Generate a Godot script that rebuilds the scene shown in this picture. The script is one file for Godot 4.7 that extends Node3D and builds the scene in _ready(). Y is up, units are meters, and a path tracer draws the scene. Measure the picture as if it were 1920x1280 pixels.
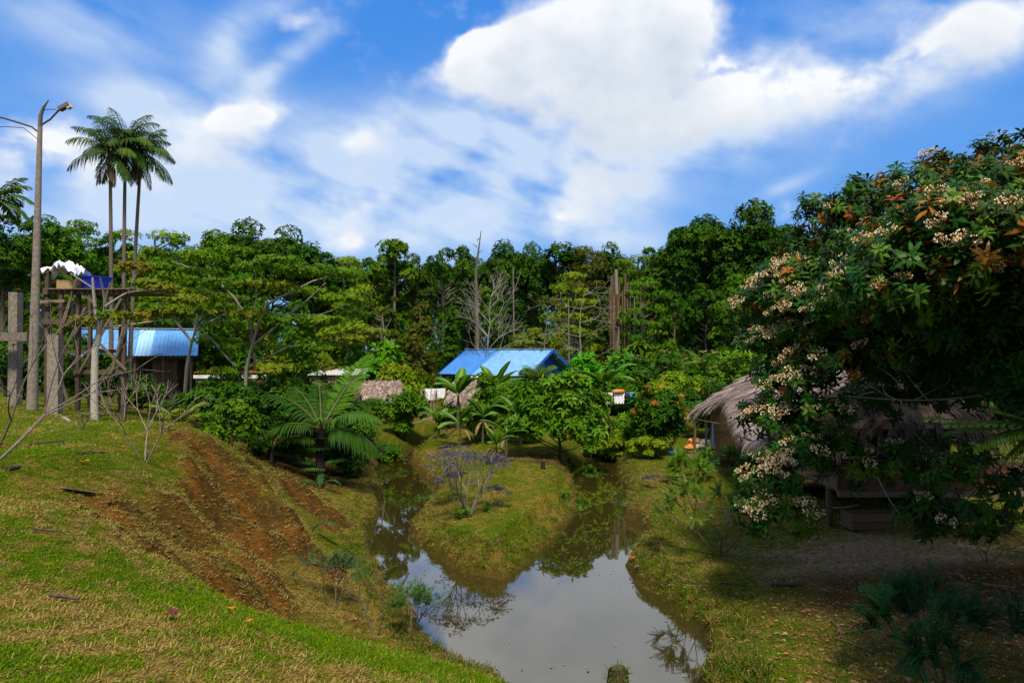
extends Node3D

# ---------------------------------------------------------------- measures
const EYE := Vector3(0.0, 5.3, 0.0)      # water level is y = 0
const FOCAL := 1300.0                    # focal length in units of a 1920 wide frame
const HORIZON := 655.0

var taken := {}
var mats := {}
var tex := {}

func spot(px: float, py: float, d: float) -> Vector3:
	return Vector3((px - 960.0) / FOCAL * d, EYE.y - (py - HORIZON) / FOCAL * d, -d)

# the point of the ground seen in that direction
func ground_at(px: float, py: float) -> Vector3:
	var d := 2.5
	while d < 120.0:
		var p := spot(px, py, d)
		if p.y <= ground_y(p.x, p.z):
			return Vector3(p.x, ground_y(p.x, p.z), p.z)
		d += 0.06 + d * 0.004
	return spot(px, py, 60.0)

func on_ground(x: float, z: float) -> Vector3:
	return Vector3(x, ground_y(x, z), z)

# ---------------------------------------------------------------- nodes
func numbered(called: String) -> String:
	var n: int = taken.get(called, 0)
	taken[called] = n + 1
	return called if n == 0 else "%s_%03d" % [called, n]

func tag(o: Node3D, label: String, category: String, group := "") -> Node3D:
	o.set_meta("label", label)
	o.set_meta("category", category)
	if group != "":
		o.set_meta("group", group)
	return o

func thing(called: String, label: String, category: String, at := Vector3.ZERO, turn := 0.0, group := "") -> Node3D:
	var o := Node3D.new()
	o.name = numbered(called)
	add_child(o)
	o.position = at
	o.rotation.y = turn
	return tag(o, label, category, group)

func part(called: String, mesh: Mesh, m: Material, parent: Node3D, at := Vector3.ZERO, basis_ := Basis()) -> MeshInstance3D:
	var o := MeshInstance3D.new()
	o.name = called
	o.mesh = mesh
	o.material_override = m
	o.transform = Transform3D(basis_, at)
	parent.add_child(o, true)
	return o

func single(called: String, mesh: Mesh, m: Material, label: String, category: String, at := Vector3.ZERO, turn := 0.0, group := "") -> MeshInstance3D:
	var o := MeshInstance3D.new()
	o.name = numbered(called)
	o.mesh = mesh
	o.material_override = m
	add_child(o)
	o.position = at
	o.rotation.y = turn
	tag(o, label, category, group)
	return o

func many(called: String, mesh: Mesh, m: Material, where: Array, tint: PackedColorArray, parent: Node3D) -> MultiMeshInstance3D:
	var mm := MultiMesh.new()
	mm.transform_format = MultiMesh.TRANSFORM_3D
	mm.use_colors = tint.size() > 0
	mm.mesh = mesh
	mm.instance_count = where.size()
	for i in where.size():
		mm.set_instance_transform(i, where[i])
		if tint.size() > 0:
			mm.set_instance_color(i, tint[i])
	var o := MultiMeshInstance3D.new()
	o.name = called
	o.multimesh = mm
	o.material_override = m
	parent.add_child(o, true)
	return o

# ---------------------------------------------------------------- materials
func lin(r: float, g: float, b: float) -> Color:
	return Color(r, g, b).linear_to_srgb()

func noise_tex(key: String, size: int, freq: float, octaves: int, lo: Color, hi: Color, seed_ := 1, kind := FastNoiseLite.TYPE_SIMPLEX_SMOOTH) -> Texture2D:
	if tex.has(key):
		return tex[key]
	var n := FastNoiseLite.new()
	n.seed = seed_
	n.noise_type = kind
	n.frequency = freq
	n.fractal_octaves = octaves
	var t := NoiseTexture2D.new()
	t.width = size
	t.height = size
	t.seamless = true
	t.noise = n
	var g := Gradient.new()
	g.set_color(0, lo)
	g.set_color(1, hi)
	t.color_ramp = g
	tex[key] = t
	return t

func mat(key: String, col: Color, rough := 0.8, spec := 0.4) -> StandardMaterial3D:
	if mats.has(key):
		return mats[key]
	var m := StandardMaterial3D.new()
	m.resource_name = key
	m.albedo_color = col
	m.roughness = rough
	m.metallic_specular = spec
	m.vertex_color_use_as_albedo = true
	m.cull_mode = BaseMaterial3D.CULL_DISABLED
	mats[key] = m
	return m

func grained(key: String, col: Color, rough: float, t: Texture2D, scale: float, relief := 0.0, stretch := Vector3.ONE) -> StandardMaterial3D:
	if mats.has(key):
		return mats[key]
	var m := mat(key, col, rough)
	m.albedo_texture = t
	m.uv1_triplanar = true
	m.uv1_world_triplanar = true
	m.uv1_scale = stretch * scale
	if relief > 0.0:
		m.heightmap_enabled = true
		m.heightmap_texture = t
		m.heightmap_scale = relief
	return m

func leaf_mat(key: String, col := Color.WHITE, rough := 0.42, through := 0.5) -> StandardMaterial3D:
	if mats.has(key):
		return mats[key]
	var m := mat(key, col, rough, 0.2)
	m.backlight_enabled = true
	m.backlight = lin(through * 0.85, through, through * 0.3)
	return m

# ---------------------------------------------------------------- mesh building
class Shape:
	var v := PackedVector3Array()
	var n := PackedVector3Array()
	var c := PackedColorArray()
	var ix := PackedInt32Array()
	func done() -> ArrayMesh:
		var a := []
		a.resize(Mesh.ARRAY_MAX)
		a[Mesh.ARRAY_VERTEX] = v
		if n.size() == v.size():
			a[Mesh.ARRAY_NORMAL] = n
		a[Mesh.ARRAY_COLOR] = c
		a[Mesh.ARRAY_INDEX] = ix
		var m := ArrayMesh.new()
		m.add_surface_from_arrays(Mesh.PRIMITIVE_TRIANGLES, a)
		return m

func jit(col: Color, r: RandomNumberGenerator, amount: float) -> Color:
	var k := 1.0 + r.randf_range(-amount, amount)
	return Color(col.r * k * (1.0 + r.randf_range(-amount, amount) * 0.4), col.g * k, col.b * k)

func any_dir(r: RandomNumberGenerator) -> Vector3:
	var y := r.randf_range(-1.0, 1.0)
	var a := r.randf() * TAU
	var q := sqrt(maxf(0.0, 1.0 - y * y))
	return Vector3(q * cos(a), y, q * sin(a))

# a leaf of two faces, folded along its midrib
func leaf(s: Shape, p: Vector3, t: Vector3, up: Vector3, l: float, w: float, col: Color) -> void:
	var side := t.cross(up).normalized()
	var nn := side.cross(t)
	var i := s.v.size()
	var mid := p + t * (l * 0.42) + nn * (w * 0.3)
	s.v.append(p)
	s.v.append(mid + side * w)
	s.v.append(mid - side * w)
	s.v.append(p + t * l - nn * (w * 0.35))
	s.c.append(col); s.c.append(col); s.c.append(col); s.c.append(col)
	s.ix.append(i); s.ix.append(i + 1); s.ix.append(i + 3)
	s.ix.append(i); s.ix.append(i + 3); s.ix.append(i + 2)

# a longer, bending blade of three pieces
func blade(s: Shape, p: Vector3, t: Vector3, up: Vector3, l: float, w: float, droop: float, col: Color) -> void:
	var side := t.cross(up).normalized()
	var i := s.v.size()
	var a := p + t * (l * 0.35) + Vector3(0, -droop * l * 0.10, 0)
	var b := p + t * (l * 0.72) + Vector3(0, -droop * l * 0.42, 0)
	var e := p + t * (l * 0.98) + Vector3(0, -droop * l * 0.9, 0)
	s.v.append(p)
	s.v.append(a + side * w); s.v.append(a - side * w)
	s.v.append(b + side * w * 0.8); s.v.append(b - side * w * 0.8)
	s.v.append(e)
	for k in 6:
		s.c.append(col)
	s.ix.append_array(PackedInt32Array([i, i + 1, i + 2, i + 1, i + 3, i + 2, i + 2, i + 3, i + 4, i + 3, i + 5, i + 4]))

func tube(s: Shape, pts: Array, rad: Array, sides: int, col: Color, cap := true) -> void:
	var first := s.v.size()
	var count := pts.size()
	var ref := Vector3(0.31, 0.2, 0.93)
	for k in count:
		var d: Vector3 = (pts[mini(k + 1, count - 1)] - pts[maxi(k - 1, 0)])
		d = d.normalized()
		var a := d.cross(ref)
		if a.length() < 0.05:
			a = d.cross(Vector3(1, 0, 0))
		a = a.normalized()
		var b := d.cross(a)
		for j in sides:
			var th := TAU * j / sides
			var o := a * cos(th) + b * sin(th)
			s.v.append(pts[k] + o * float(rad[k]))
			s.n.append(o)
			s.c.append(col)
	for k in count - 1:
		for j in sides:
			var q := first + k * sides + j
			var w := first + k * sides + (j + 1) % sides
			s.ix.append_array(PackedInt32Array([q, q + sides, w, w, q + sides, w + sides]))
	if cap:
		for e in [0, count - 1]:
			var i0 := s.v.size()
			var d2: Vector3 = (pts[1] - pts[0]).normalized() * -1.0 if e == 0 else (pts[count - 1] - pts[count - 2]).normalized()
			for j in sides:
				s.v.append(s.v[first + e * sides + j])
				s.n.append(d2)
				s.c.append(col)
			for j in range(1, sides - 1):
				if e == 0:
					s.ix.append_array(PackedInt32Array([i0, i0 + j, i0 + j + 1]))
				else:
					s.ix.append_array(PackedInt32Array([i0, i0 + j + 1, i0 + j]))

func bend(a: Vector3, b: Vector3, sag: Vector3, steps: int) -> Array:
	var out := []
	var m := (a + b) * 0.5 + sag
	for i in steps + 1:
		var t := float(i) / steps
		out.append(a.lerp(m, t).lerp(m.lerp(b, t), t))
	return out

func taper(r0: float, r1: float, steps: int) -> Array:
	var out := []
	for i in steps + 1:
		out.append(lerpf(r0, r1, float(i) / steps))
	return out

# a box with small chamfers along its long edges
func box(s: Shape, xf: Transform3D, size: Vector3, col: Color) -> void:
	var h := size * 0.5
	for f in [[Vector3(1, 0, 0), Vector3(0, 1, 0), Vector3(0, 0, 1)], [Vector3(0, 1, 0), Vector3(0, 0, 1), Vector3(1, 0, 0)], [Vector3(0, 0, 1), Vector3(1, 0, 0), Vector3(0, 1, 0)]]:
		for sg in [1.0, -1.0]:
			var i := s.v.size()
			var nrm: Vector3 = f[0] * sg
			for q in [[-1, -1], [1, -1], [1, 1], [-1, 1]]:
				var p: Vector3 = nrm * h + f[1] * h * q[0] + f[2] * h * q[1]
				s.v.append(xf * p)
				s.n.append((xf.basis * nrm).normalized())
				s.c.append(col)
			if sg > 0:
				s.ix.append_array(PackedInt32Array([i, i + 2, i + 1, i, i + 3, i + 2]))
			else:
				s.ix.append_array(PackedInt32Array([i, i + 1, i + 2, i, i + 2, i + 3]))

func bar_frame(a: Vector3, b: Vector3) -> Transform3D:
	var d := (b - a).normalized()
	var x := Vector3.UP.cross(d)
	if x.length() < 0.02:
		x = Vector3(1, 0, 0)
	x = x.normalized()
	return Transform3D(Basis(x, d.cross(x), d), (a + b) * 0.5)

func bar_mesh(a: Vector3, b: Vector3, w: float, h: float, col := Color.WHITE) -> ArrayMesh:
	var s := Shape.new()
	box(s, bar_frame(a, b), Vector3(w, h, a.distance_to(b)), col)
	return s.done()

func pole_mesh(a: Vector3, b: Vector3, r0: float, r1: float, col := Color.WHITE, sides := 7) -> ArrayMesh:
	var s := Shape.new()
	var k := (b - a) * 0.5
	tube(s, [a, a + k * 0.7, a + k * 1.35, b], [r0, lerpf(r0, r1, 0.35) * 1.03, lerpf(r0, r1, 0.68) * 0.98, r1], sides, col)
	return s.done()

# ---------------------------------------------------------------- terrain
# heights below the eye at directions read off the place: [x, y, metres below the eye]
var survey := [
	[0, 1280, 1.72], [300, 1280, 1.78], [0, 1100, 1.72], [0, 950, 1.75], [0, 850, 1.8], [60, 770, 1.75], [120, 790, 1.8], [250, 800, 1.85], [250, 885, 1.9],
	[380, 845, 2.1], [430, 832, 2.4], [190, 1005, 1.75], [180, 960, 1.75], [120, 1150, 1.72], [350, 1180, 1.9], [480, 1185, 2.1], [600, 1195, 2.55], [800, 1232, 3.6], [920, 1276, 4.85],
	[330, 1085, 2.3], [420, 1135, 3.1], [330, 950, 2.5], [400, 1000, 3.0], [500, 950, 3.4], [530, 905, 3.0], [560, 1000, 4.25], [640, 960, 4.7], [690, 960, 5.1], [400, 1100, 3.3], [520, 1080, 4.2],
	[600, 1100, 4.75], [450, 1160, 3.5], [560, 1170, 4.25], [700, 1190, 5.0], [640, 1050, 4.85], [600, 905, 4.6], [650, 870, 4.7], [760, 830, 4.55],
	[900, 900, 4.62], [870, 1000, 4.72], [940, 1035, 4.78], [1000, 950, 4.6], [1050, 862, 4.5], [830, 870, 4.6], [900, 800, 4.35], [1100, 800, 4.3],
	[1250, 880, 4.8], [1400, 900, 4.65], [1300, 1000, 4.9], [1500, 1080, 4.62], [1700, 1030, 4.5], [1900, 1030, 4.4], [1500, 1250, 4.45], [1900, 1270, 4.25], [1370, 1200, 4.9],
]
var anchors := [  # x, z, height above the water
	[0.0, 0.0, 3.65], [0.0, 6.0, 3.75], [-9.0, 6.0, 3.75], [-24.0, 4.0, 3.7], [-3.0, -1.5, 3.62], [3.0, -2.0, 3.0], [7.0, -2.0, 2.2], [12.0, 2.0, 2.2], [1.2, -6.5, 1.6], [3.4, -8.2, 0.9],
	[-22.0, -14.0, 3.7], [-22.0, -28.0, 3.3], [-14.0, -28.0, 2.6], [-9.5, -24.0, 1.9], [-25.0, -45.0, 2.3], [-12.0, -38.0, 1.3], [-40.0, -30.0, 3.4], [-55.0, -55.0, 2.6], [-25.0, -65.0, 1.6],
	[0.0, -55.0, 0.95], [18.0, -45.0, 0.9], [30.0, -30.0, 0.9], [25.0, -15.0, 1.0], [22.0, -2.0, 1.6], [40.0, -60.0, 1.3], [0.0, -80.0, 1.4], [45.0, -95.0, 2.5], [-45.0, -95.0, 3.0], [0.0, -110.0, 2.5], [12.0, -30.0, 0.8], [9.0, -36.0, 0.75],
]
var shore_px := [
	[940, 1280], [880, 1262], [850, 1240], [800, 1200], [785, 1180], [770, 1140], [740, 1110], [715, 1075], [690, 1040], [683, 1010], [705, 965], [715, 925], [700, 880], [715, 862], [760, 845], [790, 836],
	[800, 840], [777, 850], [768, 862], [780, 877], [803, 900], [821, 924], [812, 944], [793, 962], [771, 995], [779, 1009], [826, 1046], [862, 1071], [928, 1082], [950, 1086], [983, 1060], [1030, 1017],
	[1067, 973], [1081, 958], [1078, 922], [1072, 889], [1069, 874], [1098, 865], [1088, 853], [1130, 841], [1180, 836], [1245, 830],
	[1250, 838], [1200, 844], [1159, 860], [1156, 880], [1168, 906], [1178, 940], [1169, 966], [1201, 980], [1216, 1009], [1190, 1035], [1176, 1053], [1183, 1075], [1198, 1097], [1234, 1117], [1264, 1147], [1312, 1185],
	[1335, 1211], [1324, 1245], [1312, 1279],
]
var shore := PackedVector2Array()
const GX0 := -60.0
const GZ0 := -112.0
const GS := 0.75
const GNX := 161
const GNZ := 162
var base_grid := PackedFloat32Array()
const SX0 := -9.0
const SZ0 := -42.0
const SS := 0.2
const SNX := 111
const SNZ := 171
var shore_grid := PackedFloat32Array()
var lump := FastNoiseLite.new()
var patch := FastNoiseLite.new()
var fine := FastNoiseLite.new()

func thin(r2: float) -> float:
	return 0.0 if r2 < 1e-9 else r2 * log(r2) * 0.5

func survey_terrain() -> void:
	var xs := []
	for q in survey:
		var d: float = q[2] * FOCAL / (q[1] - HORIZON)
		xs.append([(q[0] - 960.0) / FOCAL * d, -d, EYE.y - q[2]])
	xs.append_array(anchors)
	var m := xs.size()
	var nn := m + 3
	var a := []
	for i in nn:
		var row := PackedFloat64Array()
		row.resize(nn + 1)
		a.append(row)
	for i in m:
		for j in m:
			var dx: float = xs[i][0] - xs[j][0]
			var dz: float = xs[i][1] - xs[j][1]
			a[i][j] = thin(dx * dx + dz * dz) + (0.03 if i == j else 0.0)
		a[i][m] = 1.0; a[i][m + 1] = xs[i][0]; a[i][m + 2] = xs[i][1]
		a[m][i] = 1.0; a[m + 1][i] = xs[i][0]; a[m + 2][i] = xs[i][1]
		a[i][nn] = xs[i][2]
	for col in nn:
		var piv := col
		for r in range(col + 1, nn):
			if absf(a[r][col]) > absf(a[piv][col]):
				piv = r
		var swap = a[col]; a[col] = a[piv]; a[piv] = swap
		for r in range(col + 1, nn):
			var f: float = a[r][col] / a[col][col]
			if f != 0.0:
				var ra: PackedFloat64Array = a[r]
				var rc: PackedFloat64Array = a[col]
				for k in range(col, nn + 1):
					ra[k] -= f * rc[k]
				a[r] = ra
	var w := PackedFloat64Array()
	w.resize(nn)
	for r in range(nn - 1, -1, -1):
		var t: float = a[r][nn]
		for k in range(r + 1, nn):
			t -= a[r][k] * w[k]
		w[r] = t / a[r][r]
	var px := PackedFloat64Array()
	var pz := PackedFloat64Array()
	for q in xs:
		px.append(q[0]); pz.append(q[1])
	base_grid.resize(GNX * GNZ)
	for j in GNZ:
		var z := GZ0 + j * GS
		for i in GNX:
			var x := GX0 + i * GS
			var t: float = w[m] + w[m + 1] * x + w[m + 2] * z
			for k in m:
				var dx := x - px[k]
				var dz := z - pz[k]
				var r2 := dx * dx + dz * dz
				if r2 > 1e-9:
					t += w[k] * r2 * log(r2) * 0.5
			base_grid[j * GNX + i] = clampf(t, 0.18, 5.0)
	for q in shore_px:
		var d: float = 5.3 * FOCAL / (q[1] - HORIZON)
		shore.append(Vector2((q[0] - 960.0) / FOCAL * d, -d))
	shore.append(Vector2(2.9, -9.7)); shore.append(Vector2(1.6, -9.1)); shore.append(Vector2(0.2, -9.7))
	shore_grid.resize(SNX * SNZ)
	var ns := shore.size()
	for j in SNZ:
		for i in SNX:
			var p := Vector2(SX0 + i * SS, SZ0 + j * SS)
			var best := 1e9
			for k in ns:
				var u := shore[k]
				var e := shore[(k + 1) % ns] - u
				var pu := p - u
				var tt := clampf(pu.dot(e) / e.length_squared(), 0.0, 1.0)
				best = minf(best, (pu - e * tt).length_squared())
			best = sqrt(best)
			shore_grid[j * SNX + i] = -best if Geometry2D.is_point_in_polygon(p, shore) else best

func grid_value(g: PackedFloat32Array, x: float, z: float, x0: float, z0: float, s: float, nx: int, nz: int) -> float:
	var fx := clampf((x - x0) / s, 0.0, nx - 1.001)
	var fz := clampf((z - z0) / s, 0.0, nz - 1.001)
	var i := int(fx)
	var j := int(fz)
	fx -= i
	fz -= j
	var o := j * nx + i
	return lerpf(lerpf(g[o], g[o + 1], fx), lerpf(g[o + nx], g[o + nx + 1], fx), fz)

# metres from the shore, negative in the water
func shore_at(x: float, z: float) -> float:
	if x < SX0 or z < SZ0 or x > SX0 + SS * (SNX - 1) or z > SZ0 + SS * (SNZ - 1):
		return 4.0
	return grid_value(shore_grid, x, z, SX0, SZ0, SS, SNX, SNZ)

# how much of the slope is bare, torn earth (0 to 1)
func scar_at(x: float, z: float) -> float:
	var t := 0.0
	for q in [[-4.7, -8.6, 1.3], [-5.0, -10.6, 1.5], [-5.0, -12.6, 1.5], [-5.0, -14.6, 1.3], [-5.4, -16.4, 1.2], [-5.4, -18.6, 1.1], [-4.1, -9.9, 0.8]]:
		var dx: float = x - q[0]
		var dz: float = z - q[1]
		t = maxf(t, exp(-(dx * dx + dz * dz) / (q[2] * q[2])))
	t = t * 1.35 + patch.get_noise_2d(x * 30.0, z * 30.0) * 1.1 + patch.get_noise_2d(x * 95.0, z * 60.0) * 0.7 - 0.45
	return clampf(t * 1.6, 0.0, 1.0)

func ground_y(x: float, z: float) -> float:
	var h := grid_value(base_grid, x, z, GX0, GZ0, GS, GNX, GNZ)
	var sd := shore_at(x, z)
	if sd < 3.0:
		var sd2 := sd + lump.get_noise_2d(x * 90.0, z * 90.0) * 0.16
		if sd2 < 0.0:
			return maxf(-0.5, sd2 * 0.6) - 0.02
		var bank := 0.03 + 0.16 * minf(1.0, sd2 / 0.12) + sd2 * 0.8
		# on the island's right side the turf has slumped and left a ledge
		if x > -0.2 and x < 2.8 and z < -15.0 and z > -25.0:
			var ledge := 0.72 + 0.01 * (z + 20.0) + lump.get_noise_2d(x * 130.0, z * 130.0) * 0.35
			if sd2 < ledge:
				bank = minf(bank, 0.06 + 0.10 * minf(1.0, sd2 / 0.15) + sd2 * 0.28)
			else:
				bank = minf(bank, 0.36 + (sd2 - ledge) * 3.2)
		h = minf(h, bank)
	if z > -45.0 and x > -30.0 and x < 30.0:
		var rough := 0.045
		var sc := scar_at(x, z) if x > -8.0 and x < -2.0 and z < -6.0 and z > -22.0 else 0.0
		rough += sc * 0.42
		h += lump.get_noise_2d(x * 55.0, z * 55.0) * rough + lump.get_noise_2d(x * 210.0 + 70.0, z * 210.0) * (0.016 + sc * 0.13)
		if sd < 0.5 and h < 0.03:
			h = 0.03
	return h

# what grows there: [green share, dry share, bare share]
func cover_at(x: float, z: float) -> Vector3:
	var p1 := patch.get_noise_2d(x * 11.0, z * 11.0)
	var p2 := patch.get_noise_2d(x * 42.0 + 300.0, z * 42.0)
	var p3 := fine.get_noise_2d(x * 160.0, z * 160.0)
	var g := 0.60 + p1 * 0.6 + p2 * 0.6 + p3 * 0.9
	var bare := 0.0
	if x > -8.0 and x < -2.0 and z < -6.0 and z > -22.0:
		bare = scar_at(x, z)
	# the gully below the torn slope is straw
	var dx := x + 3.6
	var dz := z + 11.5
	g -= 0.55 * exp(-(dx * dx / 4.0 + dz * dz / 16.0))
	# the near edge of the lawn is worn to straw, with a green strip behind it
	dx = x + 1.5; dz = z + 4.6
	g -= 0.75 * exp(-(dx * dx / 6.0 + dz * dz / 1.3))
	dx = x + 1.6; dz = z + 6.2
	g += 0.6 * exp(-(dx * dx / 4.0 + dz * dz / 0.8))
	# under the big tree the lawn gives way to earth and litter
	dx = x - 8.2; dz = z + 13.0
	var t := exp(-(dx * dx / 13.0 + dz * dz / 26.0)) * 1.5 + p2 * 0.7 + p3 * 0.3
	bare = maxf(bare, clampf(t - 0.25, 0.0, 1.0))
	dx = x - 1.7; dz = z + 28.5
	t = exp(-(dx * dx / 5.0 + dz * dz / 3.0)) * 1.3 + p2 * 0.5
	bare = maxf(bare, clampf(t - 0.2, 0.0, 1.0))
	# litter earth by the palms, laid dark to paint in the shade, and the trodden sand before the veranda
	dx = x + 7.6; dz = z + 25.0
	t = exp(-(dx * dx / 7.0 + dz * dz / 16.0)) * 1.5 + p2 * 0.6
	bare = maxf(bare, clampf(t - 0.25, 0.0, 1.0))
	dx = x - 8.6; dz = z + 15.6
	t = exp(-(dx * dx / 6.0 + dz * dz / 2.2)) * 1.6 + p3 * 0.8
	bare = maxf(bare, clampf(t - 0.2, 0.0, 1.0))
	var sd := shore_at(x, z)
	if sd < 0.35:
		bare = maxf(bare, 0.6 - sd * 1.4)
		g -= 0.1
	if z < -38.0:
		g += 0.25
	return Vector3(clampf(g, 0.0, 1.0), clampf(1.0 - g, 0.0, 1.0), bare)

func cover_color(x: float, z: float) -> Color:
	var k := cover_at(x, z)
	var green := Color(0.085, 0.120, 0.004)
	var straw := Color(0.195, 0.148, 0.024)
	var earth := Color(0.092, 0.052, 0.015)
	if x > 2.5:
		earth = Color(0.115, 0.072, 0.026)
		straw = Color(0.155, 0.115, 0.026)
	if z > -8.0 and x < 0.0:
		straw = Color(0.24, 0.165, 0.045)
	var p := fine.get_noise_2d(x * 60.0 + 900.0, z * 60.0)
	if x < 0.0:
		earth = earth.lerp(Color(0.22, 0.088, 0.012), clampf(p * 1.5 - 0.05, 0.0, 0.6))
	else:
		earth = earth.lerp(Color(0.25, 0.18, 0.09), clampf(p * 1.4 - 0.1, 0.0, 1.0))
	if x > 5.0 and z < -13.8:
		earth = earth.lerp(Color(0.42, 0.31, 0.19), 0.75 * smoothstep(13.6, 14.8, -z) * (1.0 - smoothstep(17.0, 18.5, -z)))
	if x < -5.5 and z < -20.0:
		earth = Color(0.075, 0.045, 0.018)  # darker here: the shade under the trees put into the earth colour
	var sd := shore_at(x, z)
	if sd < 0.6:
		earth = Color(0.075, 0.052, 0.017)
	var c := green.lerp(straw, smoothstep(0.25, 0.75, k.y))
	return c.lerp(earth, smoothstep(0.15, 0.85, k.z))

func lines(fine_lo: float, fine_hi: float, step: float, lo: float, hi: float) -> PackedFloat32Array:
	var out := PackedFloat32Array()
	var x := fine_lo
	while x <= fine_hi:
		out.append(x)
		x += step
	var s := step
	while x < hi:
		s *= 1.22
		out.append(x)
		x += s
	out.append(hi)
	x = fine_lo
	s = step
	while x > lo:
		s *= 1.22
		x -= s
		out.append(x)
	out.sort()
	return out

func build_terrain() -> void:
	var xs := lines(-10.0, 11.0, 0.13, -900.0, 900.0)
	var zs := lines(-31.0, 0.5, 0.13, -1500.0, 300.0)
	var nx := xs.size()
	var nz := zs.size()
	var s := Shape.new()
	s.v.resize(nx * nz); s.c.resize(nx * nz)
	for j in nz:
		for i in nx:
			var x := xs[i]
			var z := zs[j]
			s.v[j * nx + i] = Vector3(x, ground_y(x, z), z)
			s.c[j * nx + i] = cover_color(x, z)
	s.n.resize(nx * nz)
	for j in nz:
		for i in nx:
			var l := s.v[j * nx + maxi(i - 1, 0)]
			var r := s.v[j * nx + mini(i + 1, nx - 1)]
			var u := s.v[maxi(j - 1, 0) * nx + i]
			var d := s.v[mini(j + 1, nz - 1) * nx + i]
			s.n[j * nx + i] = (d - u).cross(r - l).normalized()
	s.ix.resize((nx - 1) * (nz - 1) * 6)
	var k := 0
	for j in nz - 1:
		for i in nx - 1:
			var o := j * nx + i
			s.ix[k] = o; s.ix[k + 1] = o + 1; s.ix[k + 2] = o + nx
			s.ix[k + 3] = o + 1; s.ix[k + 4] = o + nx + 1; s.ix[k + 5] = o + nx
			k += 6
	var m := grained("earth", Color.WHITE, 0.95, noise_tex("soil", 1024, 0.02, 6, Color(0.55, 0.52, 0.48), Color(1.0, 1.0, 1.0), 4), 0.45)
	m.metallic_specular = 0.15
	var g := MeshInstance3D.new()
	g.name = "ground"
	g.mesh = s.done()
	g.material_override = m
	g.set_meta("kind", "structure")
	add_child(g)
	var w := Shape.new()
	for q in [Vector3(-8.5, 0, -41.5), Vector3(12.5, 0, -41.5), Vector3(12.5, 0, -8.6), Vector3(-8.5, 0, -8.6)]:
		w.v.append(q); w.n.append(Vector3.UP); w.c.append(Color.WHITE)
	w.ix = PackedInt32Array([0, 1, 2, 0, 2, 3])
	var wm := mat("pond_water", lin(0.030, 0.023, 0.0055), 0.02, 0.72)
	wm.normal_enabled = true
	var wn := FastNoiseLite.new()
	wn.seed = 9
	wn.frequency = 0.012
	wn.fractal_octaves = 2
	var wt := NoiseTexture2D.new()
	wt.width = 512; wt.height = 512; wt.seamless = true; wt.as_normal_map = true; wt.bump_strength = 2.0; wt.noise = wn
	wm.normal_texture = wt
	wm.normal_scale = 0.012
	wm.uv1_triplanar = true
	wm.uv1_world_triplanar = true
	wm.uv1_scale = Vector3.ONE * 0.35
	wm.clearcoat_enabled = true
	wm.clearcoat = 0.6
	wm.clearcoat_roughness = 0.02
	var wo := MeshInstance3D.new()
	wo.name = "water"
	wo.mesh = w.done()
	wo.material_override = wm
	wo.set_meta("kind", "structure")
	add_child(wo)

func tuft_mesh(seed_: int, blades: int, h: float, spread: float, w: float, lean: float) -> ArrayMesh:
	var r := RandomNumberGenerator.new()
	r.seed = seed_
	var s := Shape.new()
	for i in blades:
		var a := r.randf() * TAU
		var o := Vector3(cos(a), 0, sin(a))
		var p := o * spread * sqrt(r.randf())
		var aa := r.randf() * TAU
		var t := Vector3(cos(aa) * lean * r.randf_range(0.4, 1.3), 1.0, sin(aa) * lean * r.randf_range(0.4, 1.3)).normalized()
		blade(s, p - Vector3(0, 0.01, 0), t, Vector3(sin(a * 3.0), 0.2, cos(a * 3.0)), h * r.randf_range(0.6, 1.25), w, r.randf_range(0.2, 0.7), Color.WHITE * r.randf_range(0.8, 1.15))
	return s.done()

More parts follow.
